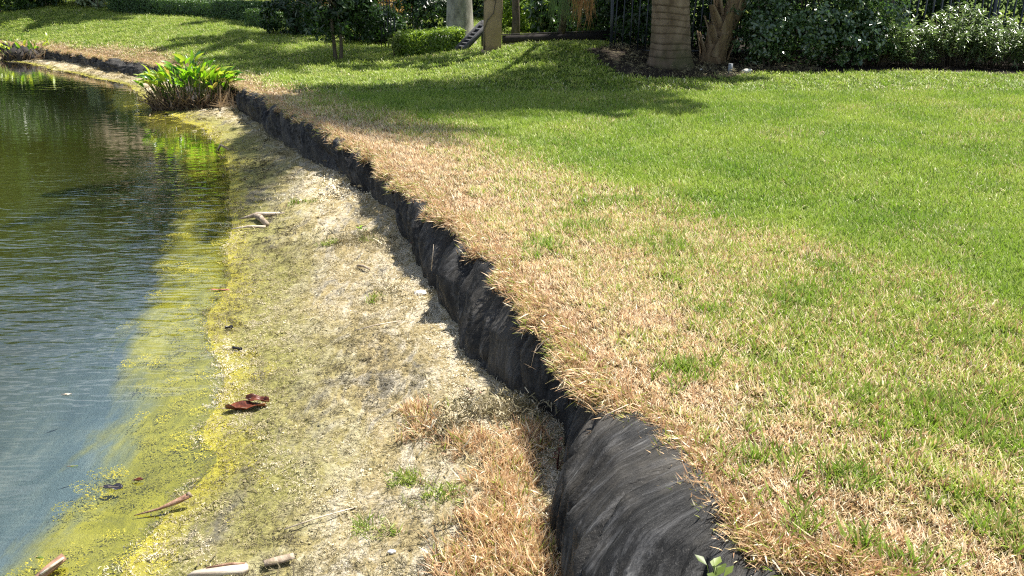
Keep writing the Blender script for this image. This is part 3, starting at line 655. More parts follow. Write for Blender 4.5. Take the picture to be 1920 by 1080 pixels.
# ------------------------------------------------------------------ foliage builder
def leaves_mesh(name, C, Nrm, size, aspect, mat, droop=0.0, extra=None):
    n = len(C); Nrm = Nrm / (np.linalg.norm(Nrm, axis=1, keepdims=True) + 1e-9)
    r = rng.normal(0, 1, (n, 3)); D = r - (r * Nrm).sum(1, keepdims=True) * Nrm; D[:, 2] -= droop; D /= (np.linalg.norm(D, axis=1, keepdims=True) + 1e-9)
    S = np.cross(Nrm, D); S /= (np.linalg.norm(S, axis=1, keepdims=True) + 1e-9)
    L_ = (size * rng.uniform(.6, 1.3, n))[:, None]; Wd = L_ * aspect
    up = np.cross(D, S)
    Vv = np.stack([C, C + D * L_ * .45 + S * Wd * .5 + up * Wd * .18, C + D * L_, C + D * L_ * .45 - S * Wd * .5 + up * Wd * .18], 1).reshape(-1, 3)
    i = np.arange(n)[:, None] * 4
    F = np.concatenate([i + np.array([[0, 1, 2]]), i + np.array([[0, 2, 3]])], 0)
    return mesh_np(name, Vv, F, mat, {'br': np.repeat(rng.random(n), 4)})
def clump_cloud(ells, n, csize=.16, seed=0, per=60, up=.5, shell=.55):
    """leaf positions gathered in clumps over the ellipsoids (centre, radii); returns points and facing"""
    ells = [(np.array(c, float), np.array(r_, float)) for c, r_ in ells]
    wts = np.array([(r_[0] * r_[1] + r_[1] * r_[2] + r_[0] * r_[2]) for _, r_ in ells]); wts /= wts.sum(); K = max(3, n // per); C = []; Nn = []
    for k in range(K):
        c, r_ = ells[rng.choice(len(ells), p=wts)]; d = rng.normal(0, 1, 3); d /= np.linalg.norm(d); q = shell + (1 - shell) * rng.random() ** .6
        cc = c + d * r_ * q; s = csize * rng.uniform(.6, 1.5) * r_.mean()
        m = int(per * rng.uniform(.5, 1.5)); p = rng.normal(0, 1, (m, 3)) * s * np.array([1, 1, .8]) * .55
        C.append(cc + p); nn = d * .9 + p / (s + 1e-6) * .5 + rng.normal(0, .55, (m, 3)); nn[:, 2] += up; Nn.append(nn)
    return np.concatenate(C), np.concatenate(Nn)
def bush(name, label, cat, loc, ells, n, leaf, aspect, mat, stems=5, group=None, per=60, csize=.2, up=.5, droop=.2, shell=.5, h=None, stem_mat=None):
    t = thing(name, label, cat, loc, 0, group)
    C, Nn = clump_cloud(ells, n, csize, 0, per, up, shell); C[:, 2] = np.abs(C[:, 2] - .01) + .01
    obj('foliage', leaves_mesh('foliage', C, Nn, leaf, aspect, M[mat], droop), t)
    b = MB()
    for s in range(stems):
        c, r_ = ells[s % len(ells)]; x = c[0] + rnd.uniform(-.7, .7) * r_[0]; y = c[1] + rnd.uniform(-.5, .5) * r_[1]; top_ = c[2] + r_[2] * rnd.uniform(.1, .7)
        b.tube([(x * .8, y * .8, -.08), (x * .85 + rnd.uniform(-.05, .05), y * .85, top_ * .4), (x, y, top_)], [.016, .012, .006], 5)
    b.build('stems', stem_mat or M['bark'], t, True)['kind'] = 'stuff'; return t

# ------------------------------------------------------------------ hedges
def clipped_hedge(label, a, b_, depth, h, n, leaf, mat, group=None, wob=.05, drop=.08):
    """clipped hedge from a to b (world xy), leaves on its faces over a twiggy core"""
    a = np.array(a[:2]); b_ = np.array(b_[:2]); d = b_ - a; Ln = np.hypot(*d); ang = math.atan2(d[1], d[0])
    ca, sa = math.cos(ang), math.sin(ang); z0 = gz(*(a)); z1 = gz(*(b_))
    t = thing('clipped_hedge', label, 'hedge', (a[0], a[1], 0), ang, group)
    # faces: front (towards viewer: -y local), top, back, ends
    fa = np.array([Ln * h, Ln * depth * .9, Ln * h * .5, depth * h, depth * h]); fa /= fa.sum(); ch = rng.choice(5, n, p=fa)
    x = rng.random(n) * Ln; y = rng.random(n) * depth; z = rng.random(n) * h; Nn = np.zeros((n, 3))
    y = np.where(ch == 0, 0, y); Nn[ch == 0, 1] = -1; z = np.where(ch == 1, h, z); Nn[ch == 1, 2] = 1; y = np.where(ch == 2, depth, y); Nn[ch == 2, 1] = 1
    x = np.where(ch == 3, 0, x); Nn[ch == 3, 0] = -1; x = np.where(ch == 4, Ln, x); Nn[ch == 4, 0] = 1
    w_ = (fbm(x * 3, z * 3 + y * 3, 3, 17) - .35) * wob * 2
    P = np.stack([x, y, z], 1) + Nn * (w_ + rng.normal(0, .015, n))[:, None]; P[:, 2] = np.maximum(P[:, 2], .03)
    P[:, 2] += z0 + (z1 - z0) * x / Ln - .02
    Nn = Nn + rng.normal(0, .5, (n, 3)); Nn[:, 2] += .1
    obj('foliage', leaves_mesh('foliage', P, Nn, leaf, .55, M[mat], .1), t)
    m = MB(); q = .07
    m.add([(q, q, z0 - .1), (Ln - q, q, z1 - .1), (Ln - q, depth - q, z1 - .1), (q, depth - q, z0 - .1), (q, q, z0 + h - q), (Ln - q, q, z1 + h - q), (Ln - q, depth - q, z1 + h - q), (q, depth - q, z0 + h - q)],
          [(0, 3, 2, 1), (4, 5, 6, 7), (0, 1, 5, 4), (1, 2, 6, 5), (2, 3, 7, 6), (3, 0, 4, 7)])
    m.build('twigs', M['dark_leaf'], t); return t
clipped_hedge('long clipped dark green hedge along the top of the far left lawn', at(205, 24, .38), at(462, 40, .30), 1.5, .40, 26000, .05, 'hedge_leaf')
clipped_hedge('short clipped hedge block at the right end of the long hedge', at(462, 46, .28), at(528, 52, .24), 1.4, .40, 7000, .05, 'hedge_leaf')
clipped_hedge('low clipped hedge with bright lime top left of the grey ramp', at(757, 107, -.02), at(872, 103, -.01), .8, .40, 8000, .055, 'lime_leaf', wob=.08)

# ------------------------------------------------------------------ trees and palms
def tree(name, label, loc, h, cr, n, leaf, mat, trunks=1, tr=.12, crown_z=None, group=None, cat='tree', lean=(0, 0), per=70, asp=.45, low=0):
    t = thing(name, label, cat, loc, 0, group)
    for q in range(trunks):
        b = MB(); ox = (q - (trunks - 1) / 2) * tr * 2.6; base = Vector((ox, 0, -.15)); tp = Vector((ox * 2.2 + lean[0], lean[1], h * .55))
        pts_ = [base.lerp(tp, s / 5) + Vector((rnd.uniform(-1, 1), rnd.uniform(-1, 1), 0)) * tr * .5 * (s > 0) for s in range(6)]
        b.tube(pts_, [tr * 1.35, tr, tr * .92, tr * .85, tr * .7, tr * .55], 10, .12)
        for _ in range(6):
            s = rnd.uniform(.45, 1); p0 = base.lerp(tp, s); a = rnd.uniform(0, 6.28); l = cr[0] * rnd.uniform(.5, .85)
            b.tube([p0, p0 + Vector((math.cos(a) * l * .5, math.sin(a) * l * .5, l * .35)), p0 + Vector((math.cos(a) * l, math.sin(a) * l, l * .6))], [tr * .45, tr * .3, tr * .12], 6)
        b.build('trunk', M['bark'], t, True)
    cz = crown_z or h - cr[2]
    ells = [((lean[0], lean[1], cz), cr)] + [((lean[0] + rnd.uniform(-.7, .7) * cr[0], lean[1] + rnd.uniform(-.7, .7) * cr[1], cz + rnd.uniform(-.5, .6) * cr[2]), tuple(np.array(cr) * rnd.uniform(.35, .6))) for _ in range(6)]
    C, Nn = clump_cloud(ells, n, .17, 0, per, .6, .45); C[:, 2] = np.maximum(C[:, 2], low)
    obj('crown', leaves_mesh('crown', C, Nn, leaf, asp, M[mat], .2), t); return t

def frond_mesh(L_=2.6, n=34, droop=1.0, w=.55, seed=0, lw=.035):
    r = random.Random(seed); V = []; F = []; br = []
    def rach(t): return Vector((L_ * (t - .10 * droop * t * t), 0, L_ * (.42 * t - .62 * droop * t * t)))
    for i in range(n):                       # rachis
        for s in (-1, 1): V.append(rach(i / (n - 1)) + Vector((0, s * .02 * (1 - i / n), 0)))
    F += [(2 * i, 2 * i + 1, 2 * i + 3, 2 * i + 2) for i in range(n - 1)]; br += [.9] * len(V)
    for i in range(3, n):
        t = i / (n - 1); p = rach(t); ll = w * math.sin(math.pi * min(1, t * .86 + .12)) ** .7
        for s in (-1, 1):
            b = len(V); k = r.random(); fw = .45 + r.uniform(-.1, .1); dz = -.35 - .3 * r.random()
            d = Vector((fw, s, dz)).normalized() * ll; sd = Vector((lw, 0, 0))
            V += [p - sd * .5, p + sd * .5, p + d * .55 + sd * .5 + Vector((0, 0, .05)), p + d * .55 - sd * .5 + Vector((0, 0, .05)), p + d + Vector((0, 0, -ll * .25))]
            F += [(b, b + 1, b + 2, b + 3), (b + 3, b + 2, b + 4)]; br += [k] * 5
    return V, F, br
def crown(parent, loc, nf, L_, mat, seed, w=.55, name='crown', elev=(-.5, .8)):
    V = []; F = []; B = []; r = random.Random(seed)
    for i in range(nf):
        v, f, b = frond_mesh(L_ * r.uniform(.85, 1.1), 38, r.uniform(.8, 1.3), w, seed + i, .055)
        rot = Euler((r.uniform(-.3, .3), -r.uniform(*elev), 6.283 * i / nf + r.uniform(-.2, .2))).to_matrix(); o = len(V)
        V += [tuple(rot @ q + Vector(loc)) for q in v]; F += [tuple(j + o for j in q) for q in f]; B += b
    return obj(name, mesh_np(name, V, F, M[mat], {'br': B}), parent)
def palm(name, label, loc, h, r0, r1, mat, nf=14, L_=2.6, seed=1, lean=(0, 0), rings=True, flare=1.3, group=None):
    t = thing(name, label, 'palm tree', loc, 0, group)
    NR, NC = (330 if rings else 40), (72 if rings else 16); V = []; ring = []; low = []; ph = 0
    zs = np.concatenate([np.linspace(-.12, 2.4, 260), np.linspace(2.45, h, 70)]) if rings else np.linspace(-.12, h, NR); edges = [0.0]
    while edges[-1] < h + 1: edges.append(edges[-1] + rnd.uniform(.07, .17))
    for z in zs:
        zz = max(z, 0); base = r1 + (r0 - r1) * math.exp(-zz / .95)
        for j in range(NC):
            a = 2 * math.pi * j / NC; zt = zz + .022 * math.sin(a + zz * 2.1) + .010 * math.sin(3 * a + zz * 5) + .02; k = min(len(edges) - 2, int(np.searchsorted(edges, zt, side='right')) - 1); fr2 = (zt - edges[k]) / (edges[k + 1] - edges[k])
            rr = base * (1 + .012 * math.sin(3 * a + z)) * (1 - (.035 * math.exp(-fr2 / .12) if rings else 0)) + (.010 * (1 - fr2) if rings else 0)
            fl = math.exp(-zz / .10) * .05 * flare
            lx = lean[0] * (zz / h) ** 1.4; ly = lean[1] * (zz / h) ** 1.4
            V.append(((rr + fl) * math.cos(a) + lx, (rr + fl) * math.sin(a) + ly, z)); ring.append(min(1, fr2 * 1.2) if rings else 1); low.append(min(1, zz / .75))
    F = [(i * NC + j, i * NC + (j + 1) % NC, (i + 1) * NC + (j + 1) % NC, (i + 1) * NC + j) for i in range(NR - 1) for j in range(NC)] + [tuple((NR - 1) * NC + j for j in range(NC))]
    obj('trunk', mesh_np('trunk', V, F, M[mat], {'ring': ring, 'low': low}, smooth=True), t)
    crown(t, (lean[0], lean[1], h), nf, L_, 'frond', seed); return t

def P_(px, py, z): p = at(px, py, z); return (p[0], p[1], gz(p[0], p[1]))
palm('ringed_palm', 'thick brown ringed palm trunk with mossy swollen base in mulch bed', P_(1256, 126, .06), 7.6, .345, .265, 'palm_ring', 16, 3.1, 3, lean=(-1.2, -2.4))
q = at(862, 66, .0); palm('grey_palm', 'smooth pale grey palm trunk rising behind the low lime hedge', (-1.12, 20.2, gz(-1.12, 20.2)), 7.2, .33, .23, 'palm_grey', 14, 2.8, 23, rings=False)
palm('grey_palm', 'thin palm trunk in the shade left of the smooth grey trunk', (-2.35, 23.5, gz(-2.35, 23.5)), 7.5, .12, .10, 'palm_grey', 12, 2.1, 43, rings=False)
palm('grey_palm', 'thin palm trunk behind the black garden stakes', (-3.3, 27.5, gz(-3.3, 27.5)), 8.0, .12, .10, 'palm_grey', 12, 2.1, 63, rings=False)
palm('slim_palm', 'slim pale trunk behind the long hedge, the right one of two', (-8.35, 29.4, gz(-8.35, 29.4)), 8.0, .12, .09, 'palm_grey', 12, 2.1, 83, rings=False)
palm('slim_palm', 'slim pale trunk behind the long hedge, the left one of two', (-9.2, 30.2, gz(-9.2, 30.2)), 8.6, .12, .09, 'palm_grey', 12, 2.1, 103, rings=False)

# leaning palm covered with old leaf bases
bp = P_(1340, 119, .06); t = thing('booted_palm', 'leaning palm trunk clad in shaggy split leaf bases', 'palm tree', bp)
axis = [Vector((-.05, 0, -.1)), Vector((0, 0, .25)), Vector((.14, 0, .55)), Vector((.32, .02, 1.0)), Vector((.46, .05, 1.9)), Vector((.4, .1, 3.2)), Vector((.42, .1, 4.3))]
b = MB(); b.tube(axis, [.27, .20, .165, .18, .19, .17, .14], 14, .15); b.build('trunk', M['boot'], t, True)
def boot_mesh():
    V = []; F = []
    for i in range(6):
        s = i / 5; wd_ = .125 * (1 - .62 * s); out_ = .012 + .045 * s ** 1.6
        for j in range(5):
            a = (j - 2) / 2; V.append((out_ - .03 * a * a * (1 - s * .5), a * wd_, .36 * s))
    n0 = len(V); V += [(x - .016, y * .9, z) for x, y, z in V[:]]
    for L0 in (0, n0):
        for i in range(5):
            for j in range(4):
                q = (L0 + i * 5 + j, L0 + i * 5 + j + 1, L0 + (i + 1) * 5 + j + 1, L0 + (i + 1) * 5 + j); F.append(q if L0 == 0 else q[::-1])
    for i in range(5): F += [(i * 5, (i + 1) * 5, n0 + (i + 1) * 5, n0 + i * 5), (i * 5 + 4, n0 + i * 5 + 4, n0 + (i + 1) * 5 + 4, (i + 1) * 5 + 4)]
    F.append((25, 29, n0 + 29, n0 + 25)); return mesh_np('leaf_boot', V, F, M['boot'], smooth=True)
bm = boot_mesh(); axn = np.array([tuple(a) for a in axis])
for i in range(46):
    z = .02 + i * .036 * (1 + i * .012) if i < 40 else 2.4 + (i - 40) * .25; a = i * 2.39996 + rnd.uniform(-.2, .2)
    cx_ = np.interp(z, axn[:, 2], axn[:, 0]); rr = np.interp(z, axn[:, 2], [.27, .20, .165, .18, .19, .17, .14]) * .92
    o = obj('leaf_boot', bm, t, (cx_ + math.cos(a) * rr, math.sin(a) * rr, z), (rnd.uniform(-.12, .12), .15 + rnd.uniform(-.10, .16), a), rnd.uniform(.75, 1.35))
crown(t, (.42, .1, 4.4), 14, 2.3, 'frond', 200)
cr_ = crown(t, (.40, .1, 3.9), 6, 1.6, 'dry_frond', 231, .4, 'dead_fronds', (-1.2, -.7))

# small dark tree in front of the hedge
st = P_(634, 112, -.02)
t = tree('small_tree', 'small dark leafy tree with two thin trunks standing on the lawn', (st[0], st[1], st[2]), 2.6, (.85, .65, .95), 10000, .10, 'dark_leaf', 2, .034, 1.25, low=.34)
# trees and shrubs behind, from left to right
def shrub_row(specs):
    for (nm, lb, cat, px, py, z, rx, ry, rz_, n, leaf, asp, mt) in specs:
        p = at(px, py, z); g0 = gz(p[0], p[1])
        ells = [((0, 0, rz_ * .75), (rx, ry, rz_))] + [((rnd.uniform(-.7, .7) * rx, rnd.uniform(-.6, .6) * ry, rnd.uniform(.4, 1.1) * rz_), (rx * .5, ry * .5, rz_ * .55)) for _ in range(4)]
        bush(nm, lb, cat, (p[0], p[1], g0), ells, n, leaf, asp, mt)
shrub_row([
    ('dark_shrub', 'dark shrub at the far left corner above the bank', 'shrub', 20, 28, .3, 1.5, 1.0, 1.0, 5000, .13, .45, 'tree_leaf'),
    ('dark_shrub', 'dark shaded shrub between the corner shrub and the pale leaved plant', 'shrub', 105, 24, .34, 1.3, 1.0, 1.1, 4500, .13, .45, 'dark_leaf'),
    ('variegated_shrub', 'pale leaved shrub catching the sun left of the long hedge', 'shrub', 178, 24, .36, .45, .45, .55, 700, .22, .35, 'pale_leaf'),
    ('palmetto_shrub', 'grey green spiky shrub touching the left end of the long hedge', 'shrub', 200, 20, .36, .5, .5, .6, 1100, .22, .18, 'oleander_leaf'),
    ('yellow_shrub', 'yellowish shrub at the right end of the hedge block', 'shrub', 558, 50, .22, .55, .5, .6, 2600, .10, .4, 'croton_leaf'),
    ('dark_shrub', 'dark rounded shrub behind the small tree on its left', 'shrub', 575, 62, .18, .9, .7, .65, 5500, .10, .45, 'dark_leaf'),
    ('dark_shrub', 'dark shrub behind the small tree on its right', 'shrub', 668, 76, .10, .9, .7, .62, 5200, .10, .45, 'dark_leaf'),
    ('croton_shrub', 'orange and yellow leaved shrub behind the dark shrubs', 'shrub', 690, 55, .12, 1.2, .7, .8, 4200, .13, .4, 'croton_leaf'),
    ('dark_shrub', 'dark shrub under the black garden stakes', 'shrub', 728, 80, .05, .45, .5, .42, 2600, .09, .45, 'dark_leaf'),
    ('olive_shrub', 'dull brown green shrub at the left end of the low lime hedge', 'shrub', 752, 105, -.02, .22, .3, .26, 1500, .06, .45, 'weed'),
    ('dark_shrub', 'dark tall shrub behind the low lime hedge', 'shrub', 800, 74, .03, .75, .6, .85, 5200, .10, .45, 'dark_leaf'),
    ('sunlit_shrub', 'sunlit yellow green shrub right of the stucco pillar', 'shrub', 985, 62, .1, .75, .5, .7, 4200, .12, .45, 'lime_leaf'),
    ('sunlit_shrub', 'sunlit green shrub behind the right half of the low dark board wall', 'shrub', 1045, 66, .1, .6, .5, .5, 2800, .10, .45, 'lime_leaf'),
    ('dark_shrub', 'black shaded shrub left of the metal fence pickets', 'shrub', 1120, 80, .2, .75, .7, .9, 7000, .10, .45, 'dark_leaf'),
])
tree('shade_tree', 'brown crooked tree trunk beside the stucco pillar', (.05, 18.2, gz(.05, 18.2)), 5.5, (1.3, 1.2, 1.1), 3500, .14, 'tree_leaf', 1, .075, 4.0)
def canopy_tree():
    t = tree('canopy_tree', 'dark trunk in deep shade behind the leaning palm, its canopy shading the lawn', (3.05, 17.3, gz(3.05, 17.3)), 6.8, (1.9, 1.9, 1.0), 20000, .18, 'tree_leaf', 1, .09, 6.0, lean=(-.1, -2.9))
canopy_tree()
tree('canopy_tree', 'trunk half hidden behind the glossy shrub, shading the palm bases', (4.9, 17.7, gz(4.9, 17.7)), 7.2, (2.1, 1.7, 1.2), 9000, .15, 'tree_leaf', 1, .09, 6.0)
tree('shade_tree', 'slender trunk left of the fence whose canopy stripes the shore', (.9, 17.6, gz(.9, 17.6)), 6.6, (1.5, 1.7, .8), 11000, .18, 'tree_leaf', 1, .06, 6.0, lean=(.2, -3.1), per=60)
# glossy shrub and oleanders on the right
g1 = P_(1545, 130, .03)
bush('glossy_shrub', 'big dark shrub with glossy round leaves glinting right of the palms', 'shrub', (g1[0], g1[1] + .45, g1[2]), [((-.2, .1, .95), (1.35, .75, .95)), ((-1.0, 0, .7), (.6, .6, .7)), ((.9, 0, 1.2), (.7, .6, .8)), ((0, .1, 1.8), (1.1, .7, .6)), ((-.5, -.25, .55), (.9, .45, .45)), ((.5, -.3, .5), (.7, .4, .42))], 19000, .075, .62, 'glossy_leaf', 9, per=45, csize=.16, up=.7)
OL = [(1640, 128, .50, .40, .42, 2600, 'oleander shrub with narrow pale leaves, leftmost beside the glossy shrub'), (1712, 128, .38, .36, .36, 1900, 'oleander shrub with one long bent shoot in front of the fence'), (1790, 128, .48, .40, .48, 2700, 'tallest oleander shrub, its shoots reaching the fence rail'), (1868, 130, .46, .40, .40, 2500, 'oleander shrub with broad lit leaves right of the tallest one'), (1950, 132, .5, .4, .36, 2200, 'oleander shrub cut by the right edge of the picture')]
def oleander(px, py, rx, ry, rz_, n, lb):
    p = P_(px, py, .02); t = thing('oleander_shrub', lb, 'shrub', (p[0], p[1] + .15, p[2]), 0, 'oleander shrubs along the fence')
    C = []; D = []; b = MB()
    for s in range(n // 16):
        a = rnd.uniform(0, 6.283); q = math.sqrt(rnd.random()); x = math.cos(a) * q * rx; y = math.sin(a) * q * ry; hh = rz_ * 2.0 * (1 - .35 * q * q) * rnd.uniform(.35, 1.12)
        out = Vector((x, y, rz_ * .9)).normalized(); tip = Vector((x * 1.1, y * 1.1, hh))
        if s % 3 == 0: b.tube([(x * .45, y * .45, -.05), (x * .8, y * .8, hh * .5), tip], [.009, .007, .004], 4)
        for j in range(16):
            aa = rnd.uniform(0, 6.283); C.append(tip - Vector((0, 0, rnd.uniform(0, .13)))); D.append(Vector((math.cos(aa), math.sin(aa), rnd.uniform(-.5, 1.0))))
    n_l = len(C); V = []; F = []; br = []
    for c, d in zip(C, D):
        d = d.normalized(); s_ = d.cross(Vector((0, 0, 1))).normalized(); l = rnd.uniform(.07, .14); w_ = l * .10; o = len(V); dr = Vector((0, 0, -l * rnd.uniform(.05, .35)))
        V += [c, c + d * l * .45 + s_ * w_, c + d * l * .45 - s_ * w_, c + d * l + dr]; F += [(o, o + 1, o + 3), (o, o + 3, o + 2)]; br += [rnd.random()] * 4
    obj('foliage', mesh_np('foliage', V, F, M['oleander_leaf'], {'br': br}), t); b.build('stems', M['bark'], t, True)['kind'] = 'stuff'
for a in OL: oleander(*a)

# tall dark planting behind the fence
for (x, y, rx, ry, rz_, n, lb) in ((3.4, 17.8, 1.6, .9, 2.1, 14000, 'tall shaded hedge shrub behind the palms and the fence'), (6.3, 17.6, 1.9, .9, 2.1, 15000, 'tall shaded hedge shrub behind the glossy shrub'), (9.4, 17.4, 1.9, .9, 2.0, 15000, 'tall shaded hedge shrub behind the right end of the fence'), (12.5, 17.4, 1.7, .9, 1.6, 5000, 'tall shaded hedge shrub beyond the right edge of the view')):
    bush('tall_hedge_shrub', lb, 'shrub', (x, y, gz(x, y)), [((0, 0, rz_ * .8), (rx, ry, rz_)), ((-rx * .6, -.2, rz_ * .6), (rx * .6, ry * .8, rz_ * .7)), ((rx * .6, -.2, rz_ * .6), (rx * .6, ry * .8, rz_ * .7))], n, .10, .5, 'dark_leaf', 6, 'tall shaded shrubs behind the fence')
LT = [(1.4, 29, 8.5, 2.6), (5.2, 24, 7, 2.6), (9.5, 24, 7, 2.6), (-2.5, 36, 12, 4.2), (-8.2, 39, 12, 4.0), (-14.5, 40, 11, 4.4), (-20.8, 40, 13.0, 4.0), (-27, 42, 11.5, 4.8), (-34, 43, 13.5, 5.0), (-42, 44, 13, 5.2), (14, 24, 7, 2.6), (-5, 50, 12, 5.5), (-12, 52, 12, 5.8), (-32, 55, 13, 6.5), (-41, 54, 14, 6.5), (-50, 52, 14, 6.5), (-24, 62, 14, 6.5)]
LTL = ['broad tree behind the shaded shrubs left of the ringed palm', 'broad tree behind the fence and the glossy shrub', 'broad tree behind the fence at the right', 'tree in the dark gap behind the grey palm trunks', 'dark tree behind the hedge block', 'dark tree behind the middle of the long hedge', 'dark tree behind the left end of the long hedge', 'dark tree behind the far left corner shrubs', 'tree whose reflection darkens the left of the pond', 'farthest tree at the left beyond the pond', 'broad tree beyond the right end of the fence', 'second row tree far behind the grey palm trunks', 'second row tree far behind the hedge block', 'second row tree left of the beige house', 'second row tree far beyond the left end of the lawn', 'outermost second row tree at the left', 'tree rising behind the beige house']
for (x, y, h, r_), lb in zip(LT, LTL):
    tree('background_tree', lb, (x, y, gz(x, y)), h, (r_, r_ * .85, h * .42), 17000 if x < 0 else 8000, .34 if x < 0 else .25, 'tree_leaf', 1, .16, h * .56, 'trees behind the garden', per=90)
for (x, y, rx, rz_, lb) in ((-14.5, 35, 3.6, 1.6, 'dark undergrowth behind the left of the long hedge'), (-9.5, 35, 3.4, 1.6, 'dark undergrowth behind the right of the long hedge'), (-5, 30, 2.4, .9, 'dark undergrowth behind the orange shrub'), (-1, 27, 2.4, .9, 'dark undergrowth behind the grey palm trunks'), (2.2, 21.3, 1.8, .9, 'dark undergrowth behind the sunlit shrubs'), (-20.5, 35, 3.6, 1.7, 'dark undergrowth behind the far left shrubs'), (-27, 36, 4, 1.8, 'dark undergrowth at the left end of the far lawn')):
    bush('undergrowth_shrub', lb, 'shrub', (x, y, gz(x, y)), [((0, 0, rz_ * .6), (rx, 1.0, rz_)), ((rx * .5, -.3, rz_ * .6), (rx * .6, .9, rz_ * .9)), ((-rx * .5, .2, rz_ * .6), (rx * .6, .9, rz_))], 6500, .16, .5, 'dark_leaf', 5, 'undergrowth behind the garden')

# frond tips hanging into view near the fence
t = thing('hanging_fronds', 'green and rust coloured palm fronds hanging down left of the fence', 'palm frond', at(1066, 6, 1.1))
for (dx, mt, sd) in ((-.22, 'frond', 5), (-.05, 'frond', 9), (.12, 'dry_frond', 12), (.24, 'dry_frond', 15)):
    V = []; F = []; br = []; r = random.Random(sd)
    for i in range(150):
        x = dx + r.gauss(0, .07); y = r.gauss(0, .08); z0 = r.uniform(.0, .9); l = r.uniform(.25, .5); o = len(V); sx = r.uniform(-.12, .12)
        V += [(x, y, z0), (x + .006, y, z0), (x + sx * .5 + .005, y, z0 - l * .6), (x + sx * .5, y, z0 - l * .6), (x + sx, y, z0 - l)]; F += [(o, o + 1, o + 2, o + 3), (o + 3, o + 2, o + 4)]; br += [r.random()] * 5
    obj('frond', mesh_np('frond', V, F, M[mt], {'br': br}), t)

# ------------------------------------------------------------------ built things at the back
# metal fence: posts, rails and pickets
fa_, fb_ = Vector((1.75, 16.55, 0)), Vector((10.4, 16.05, 0)); fl = (fb_ - fa_).length; fang = math.atan2(fb_.y - fa_.y, fb_.x - fa_.x)
t = thing('metal_fence', 'dark blue grey metal picket fence behind the palms and oleanders', 'fence', (fa_.x, fa_.y, .08), fang)
pk = MB(); pk.box((0, 0, .64), (.022, .022, 1.22)); pm = mesh_np('picket', pk.V, pk.F, M['metal_dark'])
n_p = int(fl / .135)
for i in range(n_p): obj('picket', pm, t, (.06 + i * .135, 0, rnd.uniform(-.003, .003)), (0, rnd.uniform(-.006, .006) + .02, 0))
for z in (.14, 1.09, 1.22):
    b = MB(); b.box((fl / 2, -.001, z), (fl, .034, .032), bev=.004); b.build('rail', M['metal_dark'], t)
ps = MB(); ps.box((0, 0, .66), (.055, .055, 1.36), bev=.006); ps.box((0, 0, 1.35), (.068, .068, .02)); pom = mesh_np('post', ps.V, ps.F, M['metal_dark'])
for i in range(5): obj('post', pom, t, (.0 + i * fl / 4, .004, 0))
# stucco pillar
p = P_(926, 94, .27); t = thing('stucco_pillar', 'tan stucco pillar standing at the crest of the mound', 'pillar', (p[0], p[1] + .15, p[2] - .25), R(8))
b = MB(); b.box((0, 0, 1.25), (.30, .26, 2.7), (0, .035, 0), .03); b.build('shaft', M['stucco'], t)
b = MB(); b.box((-.045, 0, .13), (.335, .30, .26), (0, 0, 0), .03); b.build('foot', M['stucco'], t)
t = thing('climbing_vine', 'thin dark vine stem crossing the face of the stucco pillar', 'vine', (p[0], p[1] + .02, p[2] - .1))
b = MB(); b.tube([(-.16, -.02, .0), (-.17, -.03, .45), (-.10, -.035, .62), (.0, -.04, .72), (.04, -.04, .95), (.06, -.04, 1.5)], [.012, .011, .010, .010, .008, .008], 6, .2); b.tube([(.04, -.04, .93), (-.1, -.03, .97), (-.18, -.02, .9)], .007, 5); b.build('stem', M['bark'], t, True)
# low board wall on the mound
a0 = P_(942, 91, .27); a1 = (2.25, 17.7, .10); v = Vector(a1) - Vector(a0); L0 = math.hypot(v.x, v.y)
t = thing('board_wall', 'low dark board wall running right from the stucco pillar', 'wall', (a0[0], a0[1] + .30, .10), math.atan2(v.y, v.x))
for z, hh in ((.17, .13), (.305, .13)):
    b = MB(); b.box((L0 / 2, 0, z), (L0, .05, hh), (0, R(0), 0), .006); b.build('board', M['darkboard'], t)
b = MB(); b.box((L0 / 2, -.01, .385), (L0 + .04, .06, .016), (0, 0, 0), .003); b.build('coping', M['darkboard'], t)
# grey slatted ramp
rp = P_(862, 109, -.02); t = thing('garden_ramp', 'small grey wooden ramp with cross slats leaning against a post', 'ramp', (rp[0], rp[1] + .15, rp[2]), R(32))
sl_ = R(-40)
def ramp_pt(s, o=0): return (s * math.cos(-sl_), o, .03 + s * math.sin(-sl_))
for o in (-.14, .14):
    b = MB(); c_0 = ramp_pt(.36, o); b.box((c_0[0], c_0[1], c_0[2] + .01), (.76, .035, .09), (0, sl_, 0), .004); b.build('side_rail', M['woodgrey'], t)
b = MB(); c_0 = ramp_pt(.36, 0); b.box((c_0[0], c_0[1], c_0[2] - .02), (.72, .24, .012), (0, sl_, 0)); b.build('deck', M['woodgrey'], t)
for s in (.08, .17, .26, .35, .44, .56, .66):
    b = MB(); c_0 = ramp_pt(s, 0); b.box((c_0[0], c_0[1], c_0[2] + .012), (.03, .24, .03), (0, sl_, 0), .003); b.build('slat', M['woodgrey'], t)
b = MB(); b.box((.60, .16, .25), (.055, .04, .62), bev=.004); b.build('post', M['woodgrey'], t); b = MB(); b.box((.60, -.16, .25), (.055, .04, .62), bev=.004); b.build('post', M['woodgrey'], t)
# black stakes round a young tree
sp = P_(726, 92, .0); t = thing('stake_frame', 'thin black garden stakes joined by a top bar beside the small tree', 'trellis', sp)
for x, h_ in ((-.09, .98), (-.03, 1.12), (.03, .98), (.09, .98), (.17, .9)):
    b = MB(); b.tube([(x * 1.15, rnd.uniform(-.08, .08), -.1), (x, 0, h_)], .011, 6); b.build('stake', M['metal_dark'], t)
b = MB(); b.tube([(-.12, -.02, .93), (.24, .0, .90)], .010, 6); b.build('top_bar', M['metal_dark'], t)
